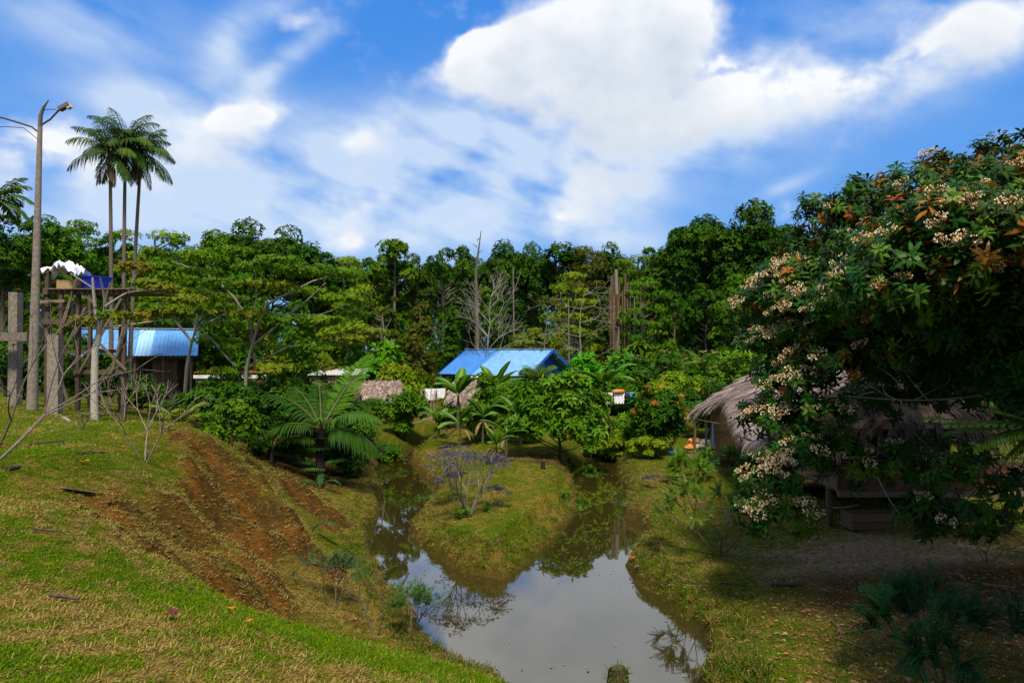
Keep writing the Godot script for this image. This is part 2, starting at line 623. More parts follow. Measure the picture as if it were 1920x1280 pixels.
func scatter_grass() -> void:
	var r := RandomNumberGenerator.new()
	r.seed = 77
	var short := tuft_mesh(1, 13, 0.055, 0.07, 0.0035, 0.9)
	var dry := tuft_mesh(2, 13, 0.06, 0.08, 0.003, 1.9)
	var tall := tuft_mesh(3, 12, 0.17, 0.06, 0.005, 0.5)
	var wg := []; var cg := PackedColorArray()
	var wd := []; var cd := PackedColorArray()
	var wt := []; var ct := PackedColorArray()
	# rings of falling density: [near, far, tufts]
	for ring in [[2.6, 6.0, 26000, 0.8], [6.0, 11.0, 30000, 1.0], [11.0, 18.0, 32000, 1.3], [18.0, 30.0, 26000, 1.8], [30.0, 46.0, 9000, 2.6]]:
		for i in ring[2]:
			var d := sqrt(lerpf(ring[0] * ring[0], ring[1] * ring[1], r.randf()))
			var px := r.randf_range(-80.0, 2000.0)
			var x := (px - 960.0) / FOCAL * d
			var z := -d
			var sd := shore_at(x, z)
			if sd < 0.05:
				continue
			if sd < 0.75 and r.randf() < 0.45:
				var bs := r.randf_range(0.6, 1.25)
				wt.append(Transform3D(Basis(Vector3.UP, r.randf() * TAU).scaled(Vector3(bs * 1.3, bs, bs * 1.3)), Vector3(x, ground_y(x, z), z)))
				ct.append((Color(0.085, 0.14, 0.008) if r.randf() < 0.6 else Color(0.24, 0.17, 0.045)) * r.randf_range(0.55, 1.1))
			var k := cover_at(x, z)
			if r.randf() < k.z * (0.93 if x > 0.0 else 0.35):
				continue
			var y := ground_y(x, z)
			var sc: float = ring[3] * r.randf_range(0.75, 1.25)
			var b := Basis(Vector3.UP, r.randf() * TAU).scaled(Vector3(sc, (0.65 + 0.35 * sc) * r.randf_range(0.7, 1.3), sc))
			b = Basis(Vector3(1, 0, 0), r.randf_range(-0.25, 0.25)) * b
			var xf := Transform3D(b, Vector3(x, y, z))
			var g := k.x + r.randf_range(-0.25, 0.25) - (0.45 if k.z > 0.25 and x < 0.0 else 0.0)
			if g > 0.5:
				wg.append(xf)
				var y_ := r.randf()
				cg.append(Color(lerpf(0.085, 0.20, y_ * y_), lerpf(0.165, 0.25, y_), 0.003) * r.randf_range(0.75, 1.15))
			else:
				wd.append(xf)
				var q := r.randf()
				cd.append(Color(lerpf(0.23, 0.42, q), lerpf(0.175, 0.315, q), lerpf(0.022, 0.10, q)) * r.randf_range(0.7, 1.1))
	# clods and stones on the torn slope
	var clod := Shape.new()
	for j in 5:
		for i in 7:
			var a := TAU * i / 6.0
			var p := PI * j / 4.0
			var d := Vector3(sin(p) * cos(a), cos(p), sin(p) * sin(a))
			clod.v.append(d * (1.0 + 0.45 * lump.get_noise_3d(d.x * 60.0, d.y * 60.0, d.z * 60.0 + 7.0) * 2.0)); clod.c.append(Color.WHITE)
	for j in 4:
		for i in 6:
			var k := j * 7 + i
			clod.ix.append_array(PackedInt32Array([k, k + 7, k + 1, k + 1, k + 7, k + 8]))
	var ws := []; var cs := PackedColorArray()
	for i in 7000:
		var x := r.randf_range(-7.5, -3.0)
		var z := r.randf_range(-20.0, -7.5)
		var sc := scar_at(x, z)
		if sc < 0.15 or r.randf() > sc:
			continue
		var q := pow(r.randf(), 3.0)
		var b2 := Basis(any_dir(r), r.randf() * TAU).scaled(Vector3(1.0, 0.7, 1.0) * lerpf(0.008, 0.042, q))
		ws.append(Transform3D(b2, Vector3(x, ground_y(x, z), z)))
		cs.append(Color(0.13, 0.072, 0.022).lerp(Color(0.24, 0.10, 0.018), r.randf() * r.randf()) * r.randf_range(0.5, 1.15))
	var so := many("rubble", clod.done(), mat("clod", Color.WHITE, 1.0, 0.1), ws, cs, self)
	so.set_meta("kind", "stuff")
	so.set_meta("label", "crumbled clods of earth on the torn slope")
	so.set_meta("category", "earth")
	var m := leaf_mat("grass_blade", Color.WHITE, 0.75, 0.4)
	m.metallic_specular = 0.2
	for q in [["grass", short, wg, cg], ["dry_grass", dry, wd, cd], ["bank_grass", tall, wt, ct]]:
		var o := many(q[0], q[1], m, q[2], q[3], self)
		o.set_meta("kind", "stuff")
		o.set_meta("label", {"grass": "short green lawn grass over the banks", "dry_grass": "dry straw coloured grass over the slopes", "bank_grass": "taller grass along the water's edge"}[q[0]])
		o.set_meta("category", "grass")

# ---------------------------------------------------------------- sky
var sky_a := FastNoiseLite.new()
var sky_b := FastNoiseLite.new()
var sky_c := FastNoiseLite.new()
# heaped clouds of the view: centre, half width, half height (1920 wide frame), turn, weight
var heaps := [
	[893, 92, 42, 38, 0.0, 1.3], [905, 130, 55, 40, 0.0, 1.2], [935, 120, 85, 62, 0.0, 1.2], [1010, 120, 110, 80, 0.0, 1.2], [1110, 80, 130, 110, 0.0, 1.25], [1200, 40, 110, 90, 0.0, 1.1], [1240, 130, 140, 90, 0.0, 1.1], [1130, 160, 150, 70, 0.2, 1.0], [1290, 20, 60, 50, 0.0, 0.9],
	[1390, 170, 160, 60, -0.05, 0.80], [1560, 150, 170, 58, -0.15, 0.62], [1740, 95, 150, 66, -0.35, 0.66], [1860, 40, 110, 70, 0.0, 0.8], [1250, 230, 170, 60, -0.3, 0.50], [1150, 300, 130, 60, -0.5, 0.36],
	[1090, 380, 90, 50, -0.6, 0.42], [1040, 430, 70, 40, -0.4, 0.66],
	[420, 222, 60, 34, 0.0, 0.95], [485, 222, 50, 34, 0.0, 0.95], [450, 260, 110, 40, 0.0, 0.4], [650, 262, 60, 26, 0.0, 0.65], [680, 385, 110, 46, 0.0, 0.6], [60, 260, 120, 60, 0.1, 0.66], [150, 300, 140, 60, 0.3, 0.45], [30, 340, 120, 70, 0, 0.45],
	[650, 455, 60, 26, 0, 0.8], [550, 40, 40, 22, -0.3, 0.62], [330, 300, 80, 46, 0, 0.45],
]
# thin veils: the same
var veils := [
	[1180, 290, 190, 90, -0.5, 0.6], [1080, 390, 110, 60, -0.6, 0.6], [500, 330, 420, 110, 0.08, 0.66], [850, 330, 330, 110, -0.1, 0.66], [980, 260, 200, 110, -0.3, 0.55], [1350, 220, 330, 90, -0.25, 0.55], [170, 40, 190, 60, 0.25, 0.55], [280, 190, 160, 50, 0.1, 0.5],
	[430, 70, 40, 110, 0.45, 0.5], [520, 120, 22, 100, 0.9, 0.62], [480, 30, 120, 26, -0.5, 0.4], [600, 400, 330, 60, 0.0, 0.5], [300, 330, 240, 70, 0.0, 0.6], [880, 215, 60, 16, -0.5, 0.5], [1500, 60, 190, 50, -0.3, 0.35],
	[1770, 120, 160, 60, -0.3, 0.5], [1480, 345, 60, 12, -0.4, 0.3], [1305, 315, 14, 6, 0, 0.45], [1150, 450, 160, 26, 0, 0.35], [150, 420, 300, 50, 0, 0.35], [1640, 30, 120, 40, 0.0, 0.5], [760, 250, 130, 40, 0.1, 0.35],
]

func pile(list: Array, x: float, y: float) -> float:
	var t := 0.0
	for q in list:
		var dx: float = x - q[0]
		var dy: float = y - q[1]
		var reach: float = 2.2 * maxf(q[2], q[3])
		if dx > reach or dx < -reach or dy > reach or dy < -reach:
			continue
		var c := cos(q[4])
		var s := sin(q[4])
		var u: float = (dx * c + dy * s) / q[2]
		var v: float = (dy * c - dx * s) / q[3]
		var e := u * u + v * v
		if e < 5.0:
			var k: float = q[5] * exp(-e * 0.9)
			t = t + k - t * k * 0.75
	return t

func raw_heap(az: float, el: float) -> float:
	var y := sin(el)
	var w := view_share(az, el)
	var heap := 0.0
	if w < 1.0:
		var q := 1.0 / (y + 0.16)
		heap = clampf(0.46 + sky_a.get_noise_3d(cos(el) * sin(az) * q * 55.0, 10.0, -cos(el) * cos(az) * q * 55.0) * 1.05, 0.0, 1.1)
	if w > 0.0:
		heap = lerpf(heap, pile(heaps, 960.0 + tan(az) * FOCAL, HORIZON - tan(el) / cos(az) * FOCAL), w)
	return heap

func heap_at(az: float, el: float, fine_too: bool) -> float:
	var y := sin(el)
	var dx := cos(el) * sin(az)
	var dz := -cos(el) * cos(az)
	var heap := raw_heap(az, el)
	heap += sky_a.get_noise_3d(dx * 420.0, y * 560.0, dz * 420.0) * 0.66 + sky_c.get_noise_3d(dx * 260.0, y * 420.0, dz * 260.0) * 0.28
	if fine_too:
		heap += sky_a.get_noise_3d(dx * 1300.0 + 90.0, y * 1700.0, dz * 1300.0) * 0.20
	return heap

func view_share(az: float, el: float) -> float:
	if absf(az) > 0.85:
		return 0.0
	var hx := 960.0 + tan(az) * FOCAL
	var hy := HORIZON - tan(el) / cos(az) * FOCAL
	return smoothstep(-330.0, -60.0, hx) * (1.0 - smoothstep(1980.0, 2250.0, hx)) * smoothstep(-330.0, -50.0, hy)

func sky_color(az: float, el: float) -> Color:
	var y := sin(el)
	var k := pow(clampf(1.0 - y, 0.0, 1.0), 3.2)
	var c := Color(0.022, 0.205, 0.72).lerp(Color(0.25, 0.53, 0.92), k)
	var w := view_share(az, el)
	var dx := cos(el) * sin(az)
	var dz := -cos(el) * cos(az)
	var veil := 0.0
	if w < 1.0:
		var q := 1.0 / (y + 0.16)
		veil = clampf(0.40 + sky_b.get_noise_3d(dx * q * 70.0, 50.0, dz * q * 40.0) * 0.7, 0.0, 1.0)
	if w > 0.0:
		veil = lerpf(veil, pile(veils, 960.0 + tan(az) * FOCAL, HORIZON - tan(el) / cos(az) * FOCAL), w)
	var n1 := sky_a.get_noise_3d(dx * 420.0, y * 560.0, dz * 420.0)
	var n2 := sky_c.get_noise_3d(dx * 260.0, y * 420.0, dz * 260.0)
	var along := sky_b.get_noise_3d(dx * 160.0 - y * 120.0, y * 520.0 + dx * 210.0, dz * 160.0)
	var thin_ := clampf(veil * (0.80 + along * 1.3 + n2 * 0.5 + n1 * 0.4), 0.0, 0.78)
	c = c.lerp(Color(0.66, 0.77, 0.91), thin_)
	var dens := heap_at(az, el, true)
	if dens > 0.2:
		# thick cloud between here and the light above greys the underside
		var above := heap_at(az, el + 0.035, false) * 0.6 + heap_at(az, el + 0.08, false) * 0.4
		# heaped tops are crisp, undersides fray into veils
		var edge := lerpf(0.10, 0.70, smoothstep(-0.22, 0.10, heap_at(az, el + 0.018, false) - dens + n2 * 0.25))
		edge = lerpf(0.75, edge, smoothstep(0.55, 0.95, raw_heap(az, el)))
		var body := smoothstep(0.42 - edge * 0.35, 0.44 + edge, dens)
		var shade := clampf(0.30 + (above - 0.62) * 0.75 + n1 * 0.55, 0.0, 1.0)
		var white := Color(0.93, 0.945, 0.955).lerp(Color(0.55, 0.62, 0.72), shade * 0.8)
		c = c.lerp(white, body * 0.94)
	return c

func build_sky() -> ImageTexture:
	sky_a.seed = 11; sky_a.fractal_octaves = 6; sky_a.frequency = 0.02; sky_a.fractal_gain = 0.52
	sky_b.seed = 23; sky_b.fractal_octaves = 5; sky_b.frequency = 0.02
	sky_c.seed = 31; sky_c.fractal_octaves = 4; sky_c.frequency = 0.02
	var w := 4096
	var h := 2048
	var q := 5
	var small := Image.create(w / q + 1, h / 2 / q + 1, false, Image.FORMAT_RGBF)
	for j in small.get_height():
		var el := PI / 2 - (j * q + q * 0.5) / h * PI
		for i in small.get_width():
			small.set_pixel(i, j, sky_color(wrapf((i * q + q * 0.5) / w * TAU, -PI, PI), el))
	small.resize(small.get_width() * q, small.get_height() * q, Image.INTERPOLATE_CUBIC)
	var im := Image.create(w, h, false, Image.FORMAT_RGBF)
	im.fill(Color(0.05, 0.06, 0.03))
	im.blit_rect(small, Rect2i(0, 0, w, h / 2), Vector2i.ZERO)
	# the middle of the view lies at the seam of the panorama
	for j in range(h / 2 - 345, h / 2):
		var el := PI / 2 - (j + 0.5) / h * PI
		for i in range(-470, 470):
			im.set_pixel(posmod(i, w), j, sky_color((i + 0.5) / w * TAU, el))
	return ImageTexture.create_from_image(im)

# ---------------------------------------------------------------- plants
func limb(s: Shape, a: Vector3, b: Vector3, r0: float, r1: float, sag: Vector3, col: Color, steps := 5, sides := 6) -> void:
	tube(s, bend(a, b, sag, steps), taper(r0, r1, steps), sides, col, false)

# a rosette of leaves round an axis
func rosette(s: Shape, p: Vector3, axis: Vector3, n: int, l: float, w: float, open_: float, droop: float, col: Color, r: RandomNumberGenerator) -> void:
	var u := axis.cross(Vector3(0.3, 0.1, 0.95)).normalized()
	var q := axis.cross(u)
	var a0 := r.randf() * TAU
	for i in n:
		var a := a0 + TAU * (i + r.randf_range(-0.3, 0.3)) / n
		var out := u * cos(a) + q * sin(a)
		var t := (axis * r.randf_range(0.15, 0.75) + out * open_ + Vector3(0, -droop * r.randf_range(0.5, 1.3), 0)).normalized()
		var up := (axis * 0.8 + Vector3.UP * 0.7 - out * 0.2 + Vector3(r.randf_range(-0.4, 0.4), 0, r.randf_range(-0.4, 0.4))).normalized()
		leaf(s, p + out * l * 0.08, t, up, l * r.randf_range(0.7, 1.2), w * r.randf_range(0.8, 1.2), jit(col, r, 0.16))

# one rounded clump of foliage: rosettes spread over its shell
func clump(s: Shape, c: Vector3, rad: Vector3, n: int, leaves: int, l: float, w: float, droop: float, cols: Array, r: RandomNumberGenerator) -> void:
	var base: Color = cols[r.randi() % cols.size()]
	for i in n:
		var d := any_dir(r)
		if d.y < -0.25 and r.randf() < 0.65:
			d.y = -d.y
		var k := 0.45 + 0.6 * sqrt(r.randf())
		var p := c + d * rad * k
		var col := base.lerp(cols[r.randi() % cols.size()], r.randf() * 0.5)
		var ax := (d + Vector3.UP * 0.5 + any_dir(r) * 0.35).normalized()
		rosette(s, p, ax, leaves, l, w, 0.8, droop, col, r)

# clumps: [centre, radii]; joint heights on the trunk are worked out from the clumps
func tree_meshes(seed_: int, trunk: Array, r0: float, clumps: Array, tufts: int, leaves: int, l: float, w: float, droop: float, cols: Array, bark: Color, twig := 0.35) -> Array:
	var r := RandomNumberGenerator.new()
	r.seed = seed_
	var wood := Shape.new()
	var green := Shape.new()
	var rr := []
	for i in trunk.size():
		rr.append(r0 * (1.25 if i == 0 else lerpf(1.0, 0.35, float(i) / (trunk.size() - 1))))
	tube(wood, trunk, rr, 9, bark)
	var top: Vector3 = trunk[trunk.size() - 1]
	for q in clumps:
		var c: Vector3 = q[0]
		var rad: Vector3 = q[1]
		# leave the trunk below the clump
		var k := clampf((c.y - Vector2(c.x, c.z).length() * 0.6 - trunk[0].y) / maxf(0.1, top.y - trunk[0].y), 0.25, 1.0) * (trunk.size() - 1)
		var i := mini(int(k), trunk.size() - 2)
		var a: Vector3 = trunk[i].lerp(trunk[i + 1], k - i)
		var e := c - Vector3(0, rad.y * 0.3, 0)
		limb(wood, a, e, r0 * r.randf_range(0.28, 0.42), r0 * 0.09, Vector3(0, -a.distance_to(e) * 0.08, 0) + any_dir(r) * a.distance_to(e) * 0.07, bark, 5, 6)
		for j in 4:
			limb(wood, c.lerp(a, 0.25), c + any_dir(r) * rad * 0.85, r0 * 0.11, r0 * 0.03, any_dir(r) * rad.x * twig * 0.4, bark, 3, 4)
		clump(green, c, rad, tufts, leaves, l, w, droop, cols, r)
	return [wood.done(), green.done()]

func wavy_trunk(h: float, lean: Vector3, wob: float, r: RandomNumberGenerator, steps := 6) -> Array:
	var out := []
	for i in steps + 1:
		var t := float(i) / steps
		out.append(Vector3(0, h * t - 0.15 * (1.0 - t), 0) + lean * t * t + (Vector3(r.randf_range(-wob, wob), 0, r.randf_range(-wob, wob)) if i > 0 else Vector3.ZERO))
	return out

const GREENS := {
	"dark": [Color(0.022, 0.072, 0.005), Color(0.036, 0.100, 0.006), Color(0.052, 0.125, 0.007)],
	"mid": [Color(0.048, 0.138, 0.005), Color(0.072, 0.175, 0.006), Color(0.100, 0.198, 0.007)],
	"light": [Color(0.115, 0.210, 0.005), Color(0.155, 0.250, 0.008), Color(0.190, 0.260, 0.010)],
	"olive": [Color(0.085, 0.108, 0.010), Color(0.115, 0.130, 0.013), Color(0.070, 0.095, 0.010)],
}
var kinds := {}

func crown_plan(form: String, seed_: int) -> Array:   # for a tree 16 m high
	var r := RandomNumberGenerator.new()
	r.seed = seed_ * 7 + 1
	var out := []
	match form:
		"dome":
			for i in 20:
				var d := any_dir(r)
				d.y = absf(d.y) * 1.05 - 0.35
				var k := r.randf_range(0.55, 0.95)
				out.append([Vector3(d.x * 4.1 * k, 11.6 + d.y * 3.6, d.z * 4.1 * k), Vector3(1.5, 1.15, 1.5) * r.randf_range(0.75, 1.2)])
			out.append([Vector3(0.3, 14.6, 0), Vector3(1.5, 1.3, 1.5)])
		"layered":
			for lay in 6:
				var n := 5 if lay < 4 else 3
				for i in n:
					var a := TAU * (i + r.randf()) / n
					var k := r.randf_range(1.2, 4.6) * (1.0 - lay * 0.09)
					out.append([Vector3(cos(a) * k, 6.6 + lay * 1.75 + r.randf_range(-0.5, 0.5), sin(a) * k), Vector3(1.75, 0.5, 1.75) * r.randf_range(0.7, 1.2)])
		"slender":
			for i in 12:
				var d := any_dir(r)
				out.append([Vector3(d.x * 2.1, 13.4 + d.y * 2.0, d.z * 2.1), Vector3(1.15, 0.85, 1.15) * r.randf_range(0.7, 1.2)])
			for i in 4:
				var d := any_dir(r)
				out.append([Vector3(d.x * 1.8, 9.0 + d.y * 1.6, d.z * 1.8), Vector3(0.8, 0.6, 0.8)])
		"column":
			for i in 22:
				var t := (i + r.randf()) / 22.0
				var a := r.randf() * TAU
				var k := lerpf(2.3, 1.1, t) * r.randf_range(0.5, 1.0)
				out.append([Vector3(cos(a) * k, 1.6 + 13.4 * t, sin(a) * k), Vector3(1.25, 1.25, 1.25) * r.randf_range(0.7, 1.15)])
		"airy":
			for i in 24:
				var d := any_dir(r)
				var k := r.randf_range(0.5, 1.05)
				out.append([Vector3(d.x * 4.0 * k, 11.4 + d.y * 4.0 * k, d.z * 4.0 * k), Vector3(1.05, 0.62, 1.05) * r.randf_range(0.65, 1.2)])
		"cascade":
			for i in 34:
				var t := r.randf()
				var a := r.randf() * TAU
				var k := lerpf(4.6, 1.6, t * t) * r.randf_range(0.65, 1.0)
				out.append([Vector3(cos(a) * k, 2.5 + 12.3 * t, sin(a) * k), Vector3(1.5, 1.1, 1.5) * r.randf_range(0.7, 1.2)])
	return out

func forest_kind(form: String, tone: String, v: int) -> Array:
	var key := "%s_%s_%d" % [form, tone, v]
	if not kinds.has(key):
		var r := RandomNumberGenerator.new()
		r.seed = hash(key)
		var bark := Color(0.16, 0.13, 0.10) if tone == "dark" else Color(0.24, 0.21, 0.17)
		var tall: float = {"dome": 12.5, "layered": 15.5, "slender": 14.0, "column": 14.0, "airy": 13.5, "cascade": 13.0}[form]
		var tufts: int = {"dome": 62, "layered": 62, "slender": 50, "column": 55, "airy": 38, "cascade": 56}[form]
		kinds[key] = tree_meshes(hash(key) % 10007, wavy_trunk(tall, Vector3(r.randf_range(-0.8, 0.8), 0, r.randf_range(-0.8, 0.8)), 0.14, r), 0.26, crown_plan(form, hash(key) % 97), tufts, 6, 0.40 if form != "layered" else 0.32, 0.105 if form != "layered" else 0.08, 0.45, GREENS[tone], bark)
	return kinds[key]

func forest_tree(px: float, d: float, top: float, form: String, tone: String, v: int, wide: float, called: String, label: String, group := "trees at the edge of the forest") -> void:
	var x := (px - 960.0) / FOCAL * d
	var at := on_ground(x, -d)
	var h := EYE.y - (top - HORIZON) / FOCAL * d - at.y
	var k := h / 16.0
	var o := thing(called, label, "tree", at, fmod(px * 1.7, TAU), group)
	o.scale = Vector3(k * wide, k, k * wide)
	var m := forest_kind(form, tone, v)
	part("trunk", m[0], bark_mat(), o)
	var shift := int(px * 7.0) % 5
	part("crown", m[1], leaf_mat("forest_leaf_%d" % shift, [Color.WHITE, lin(1.0, 0.88, 0.8), lin(0.72, 0.86, 0.9), lin(1.0, 0.80, 0.7), lin(0.66, 0.74, 0.8)][shift], 0.55, 0.45), o)

func bark_mat() -> StandardMaterial3D:
	return grained("bark", Color.WHITE, 0.9, noise_tex("bark", 512, 0.03, 5, Color(0.5, 0.48, 0.45), Color(1, 1, 1), 14), 1.6, 0.0, Vector3(1.0, 0.3, 1.0))

func mottled_mat() -> StandardMaterial3D:
	return grained("mottled_bark", Color.WHITE, 0.9, noise_tex("mottle", 512, 0.035, 4, Color(0.30, 0.29, 0.26), Color(1.45, 1.42, 1.36), 15), 1.8)

# a wood frame of branches that fork and fork again; gathers its tips
func fork(s: Shape, a: Vector3, dir: Vector3, l: float, rad: float, depth: int, spread: float, rise: float, col: Color, r: RandomNumberGenerator, tips: Array, thin_to := 0.6, kids := 2) -> void:
	var b := a + dir * l
	limb(s, a, b, rad, rad * thin_to, any_dir(r) * l * 0.07, col, 4, 5 if depth < 3 else 7)
	if depth <= 0:
		tips.append([b, dir])
		return
	var n := kids + (1 if r.randf() < 0.35 else 0)
	var a0 := r.randf() * TAU
	var u := dir.cross(Vector3(0.2, 0.3, 0.9)).normalized()
	var q := dir.cross(u)
	for i in n:
		var ang := a0 + TAU * i / n + r.randf_range(-0.4, 0.4)
		var d := (dir + (u * cos(ang) + q * sin(ang)) * spread * r.randf_range(0.6, 1.2) + Vector3(0, rise, 0)).normalized()
		fork(s, b, d, l * r.randf_range(0.62, 0.88), rad * thin_to, depth - 1, spread, rise, col, r, tips, thin_to, kids)

# palm frond with leaflets along both sides of its rib
func frond_mesh(dir: Vector3, l: float, droop: float, leaflets: int, ll: float, lw: float, hang: float, col: Color, rib: Color, r: RandomNumberGenerator) -> ArrayMesh:
	var s := Shape.new()
	var pts := []
	var p := Vector3.ZERO
	var d := dir.normalized()
	var steps := 12
	for i in steps + 1:
		pts.append(p)
		p += d * l / steps
		d = (d + Vector3(0, -droop / steps * (0.4 + 1.2 * i / steps), 0)).normalized()
	var rs := Shape.new()
	tube(rs, pts, taper(0.028 * sqrt(l), 0.005, steps), 5, rib, false)
	s.v = rs.v; s.c = rs.c; s.ix = rs.ix
	for i in leaflets:
		var t := lerpf(0.14, 1.0, (i + 0.5) / leaflets) * steps
		var k := mini(int(t), steps - 1)
		var q: Vector3 = pts[k].lerp(pts[k + 1], t - k)
		var f: Vector3 = (pts[k + 1] - pts[k]).normalized()
		var side := f.cross(Vector3.UP)
		if side.length() < 0.1:
			side = Vector3(1, 0, 0)
		side = side.normalized()
		var up := side.cross(f)
		var u := t / steps
		var len := ll * sin(PI * clampf(0.16 + u * 0.78, 0.0, 1.0)) * r.randf_range(0.88, 1.1)
		for sg in [-1.0, 1.0]:
			var dd: Vector3 = (side * sg + f * (0.35 + u * 0.6) + up * r.randf_range(0.0, 0.3) + Vector3(0, -hang * 0.25, 0)).normalized()
			blade(s, q, dd, up, len, lw, hang * r.randf_range(0.7, 1.3), jit(col, r, 0.14))
	return s.done()

func banana_leaf_mesh(dir: Vector3, l: float, w: float, droop: float, col: Color, r: RandomNumberGenerator) -> ArrayMesh:
	var s := Shape.new()
	var steps := 14
	var p := Vector3.ZERO
	var d := dir.normalized()
	var rib := Color(0.22, 0.30, 0.06)
	for i in steps + 1:
		var t := float(i) / steps
		var side := d.cross(Vector3.UP)
		if side.length() < 0.15:
			side = d.cross(Vector3(0.8, 0, 0.6))
		side = side.normalized()
		var up := side.cross(d)
		var ww := 0.02 if t < 0.14 else w * pow(sin(PI * clampf((t - 0.10) / 0.9, 0.0, 1.0)), 0.55) + 0.004
		if i % 3 == 2 and t > 0.2:
			ww *= r.randf_range(0.8, 1.0)
		for q in [[-1.0, 0.10], [-0.5, 0.12], [-0.045, 0.0], [0.045, 0.0], [0.5, 0.12], [1.0, 0.10]]:
			s.v.append(p + side * (q[0] * ww) + up * (q[1] * ww) + Vector3(0, -absf(q[0]) * ww * droop * 0.25, 0))
			s.c.append(rib if absf(q[0]) < 0.1 else jit(col, r, 0.07))
		p += d * l / steps
		d = (d + Vector3(0, -droop / steps * (0.3 + 1.5 * t), 0)).normalized()
	for i in steps:
		for j in 5:
			var o := i * 6 + j
			s.ix.append_array(PackedInt32Array([o, o + 1, o + 6, o + 1, o + 7, o + 6]))
	return s.done()

func banana(at: Vector3, h: float, n: int, l: float, seed_: int, label: String, dead := 2) -> void:
	var r := RandomNumberGenerator.new()
	r.seed = seed_
	var o := thing("banana_plant", label, "plant", at, 0.0, "banana plants in the garden")
	var s := Shape.new()
	tube(s, [Vector3(0, -0.1, 0), Vector3(0.02, h * 0.3, 0), Vector3(0.03, h * 0.62, 0), Vector3(0.02, h, 0)], [h * 0.065, h * 0.055, h * 0.045, h * 0.02], 9, Color(0.13, 0.14, 0.05))
	part("stem", s.done(), bark_mat(), o)
	var m := leaf_mat("banana_leaf", Color.WHITE, 0.35, 0.6)
	for i in n:
		var a := TAU * i / n * 1.62 + r.randf()
		var e := r.randf_range(0.45, 1.9)
		part("leaf", banana_leaf_mesh(Vector3(cos(a), e, sin(a)), l * r.randf_range(0.85, 1.25), l * 0.17, r.randf_range(0.7, 1.7), [Color(0.055, 0.16, 0.012), Color(0.09, 0.21, 0.018), Color(0.04, 0.12, 0.012)][i % 3], r), m, o, Vector3(0.02, h * 0.97, 0))
	for i in dead:
		var a := r.randf() * TAU
		part("dead_leaf", banana_leaf_mesh(Vector3(cos(a), 0.15, sin(a)), l * 0.7, l * 0.06, 3.4, Color(0.22, 0.14, 0.06), r), m, o, Vector3(0.02, h * 0.8, 0))

func fan_leaf_mesh(n: int, l: float, w: float, tilt: Vector3, col: Color, r: RandomNumberGenerator) -> ArrayMesh:
	var s := Shape.new()
	var f := Vector3(tilt.x, tilt.y, tilt.z).normalized()
	var side := f.cross(Vector3.UP).normalized()
	var up := side.cross(f)
	for i in n:
		var a := lerpf(-1.9, 1.9, float(i) / (n - 1))
		blade(s, Vector3.ZERO, (f * cos(a) + side * sin(a) + up * 0.15).normalized(), up, l * r.randf_range(0.85, 1.05), w, 0.35, jit(col, r, 0.12))
	return s.done()

# feather-leaved shrub: forked stems that carry double-sided leaf feathers
func feather_leaf(s: Shape, p: Vector3, dir: Vector3, l: float, n: int, ll: float, lw: float, col: Color, r: RandomNumberGenerator) -> void:
	var d := dir
	var q := p
	for i in n:
		var side := d.cross(Vector3.UP).normalized()
		var up := side.cross(d)
		for sg in [-1.0, 1.0]:
			leaf(s, q, (side * sg + d * 0.45 + Vector3(0, r.randf_range(-0.25, 0.1), 0)).normalized(), up, ll * (1.0 - 0.4 * i / n), lw, jit(col, r, 0.12))
		q += d * l / n
		d = (d + Vector3(0, -0.5 / n, 0)).normalized()

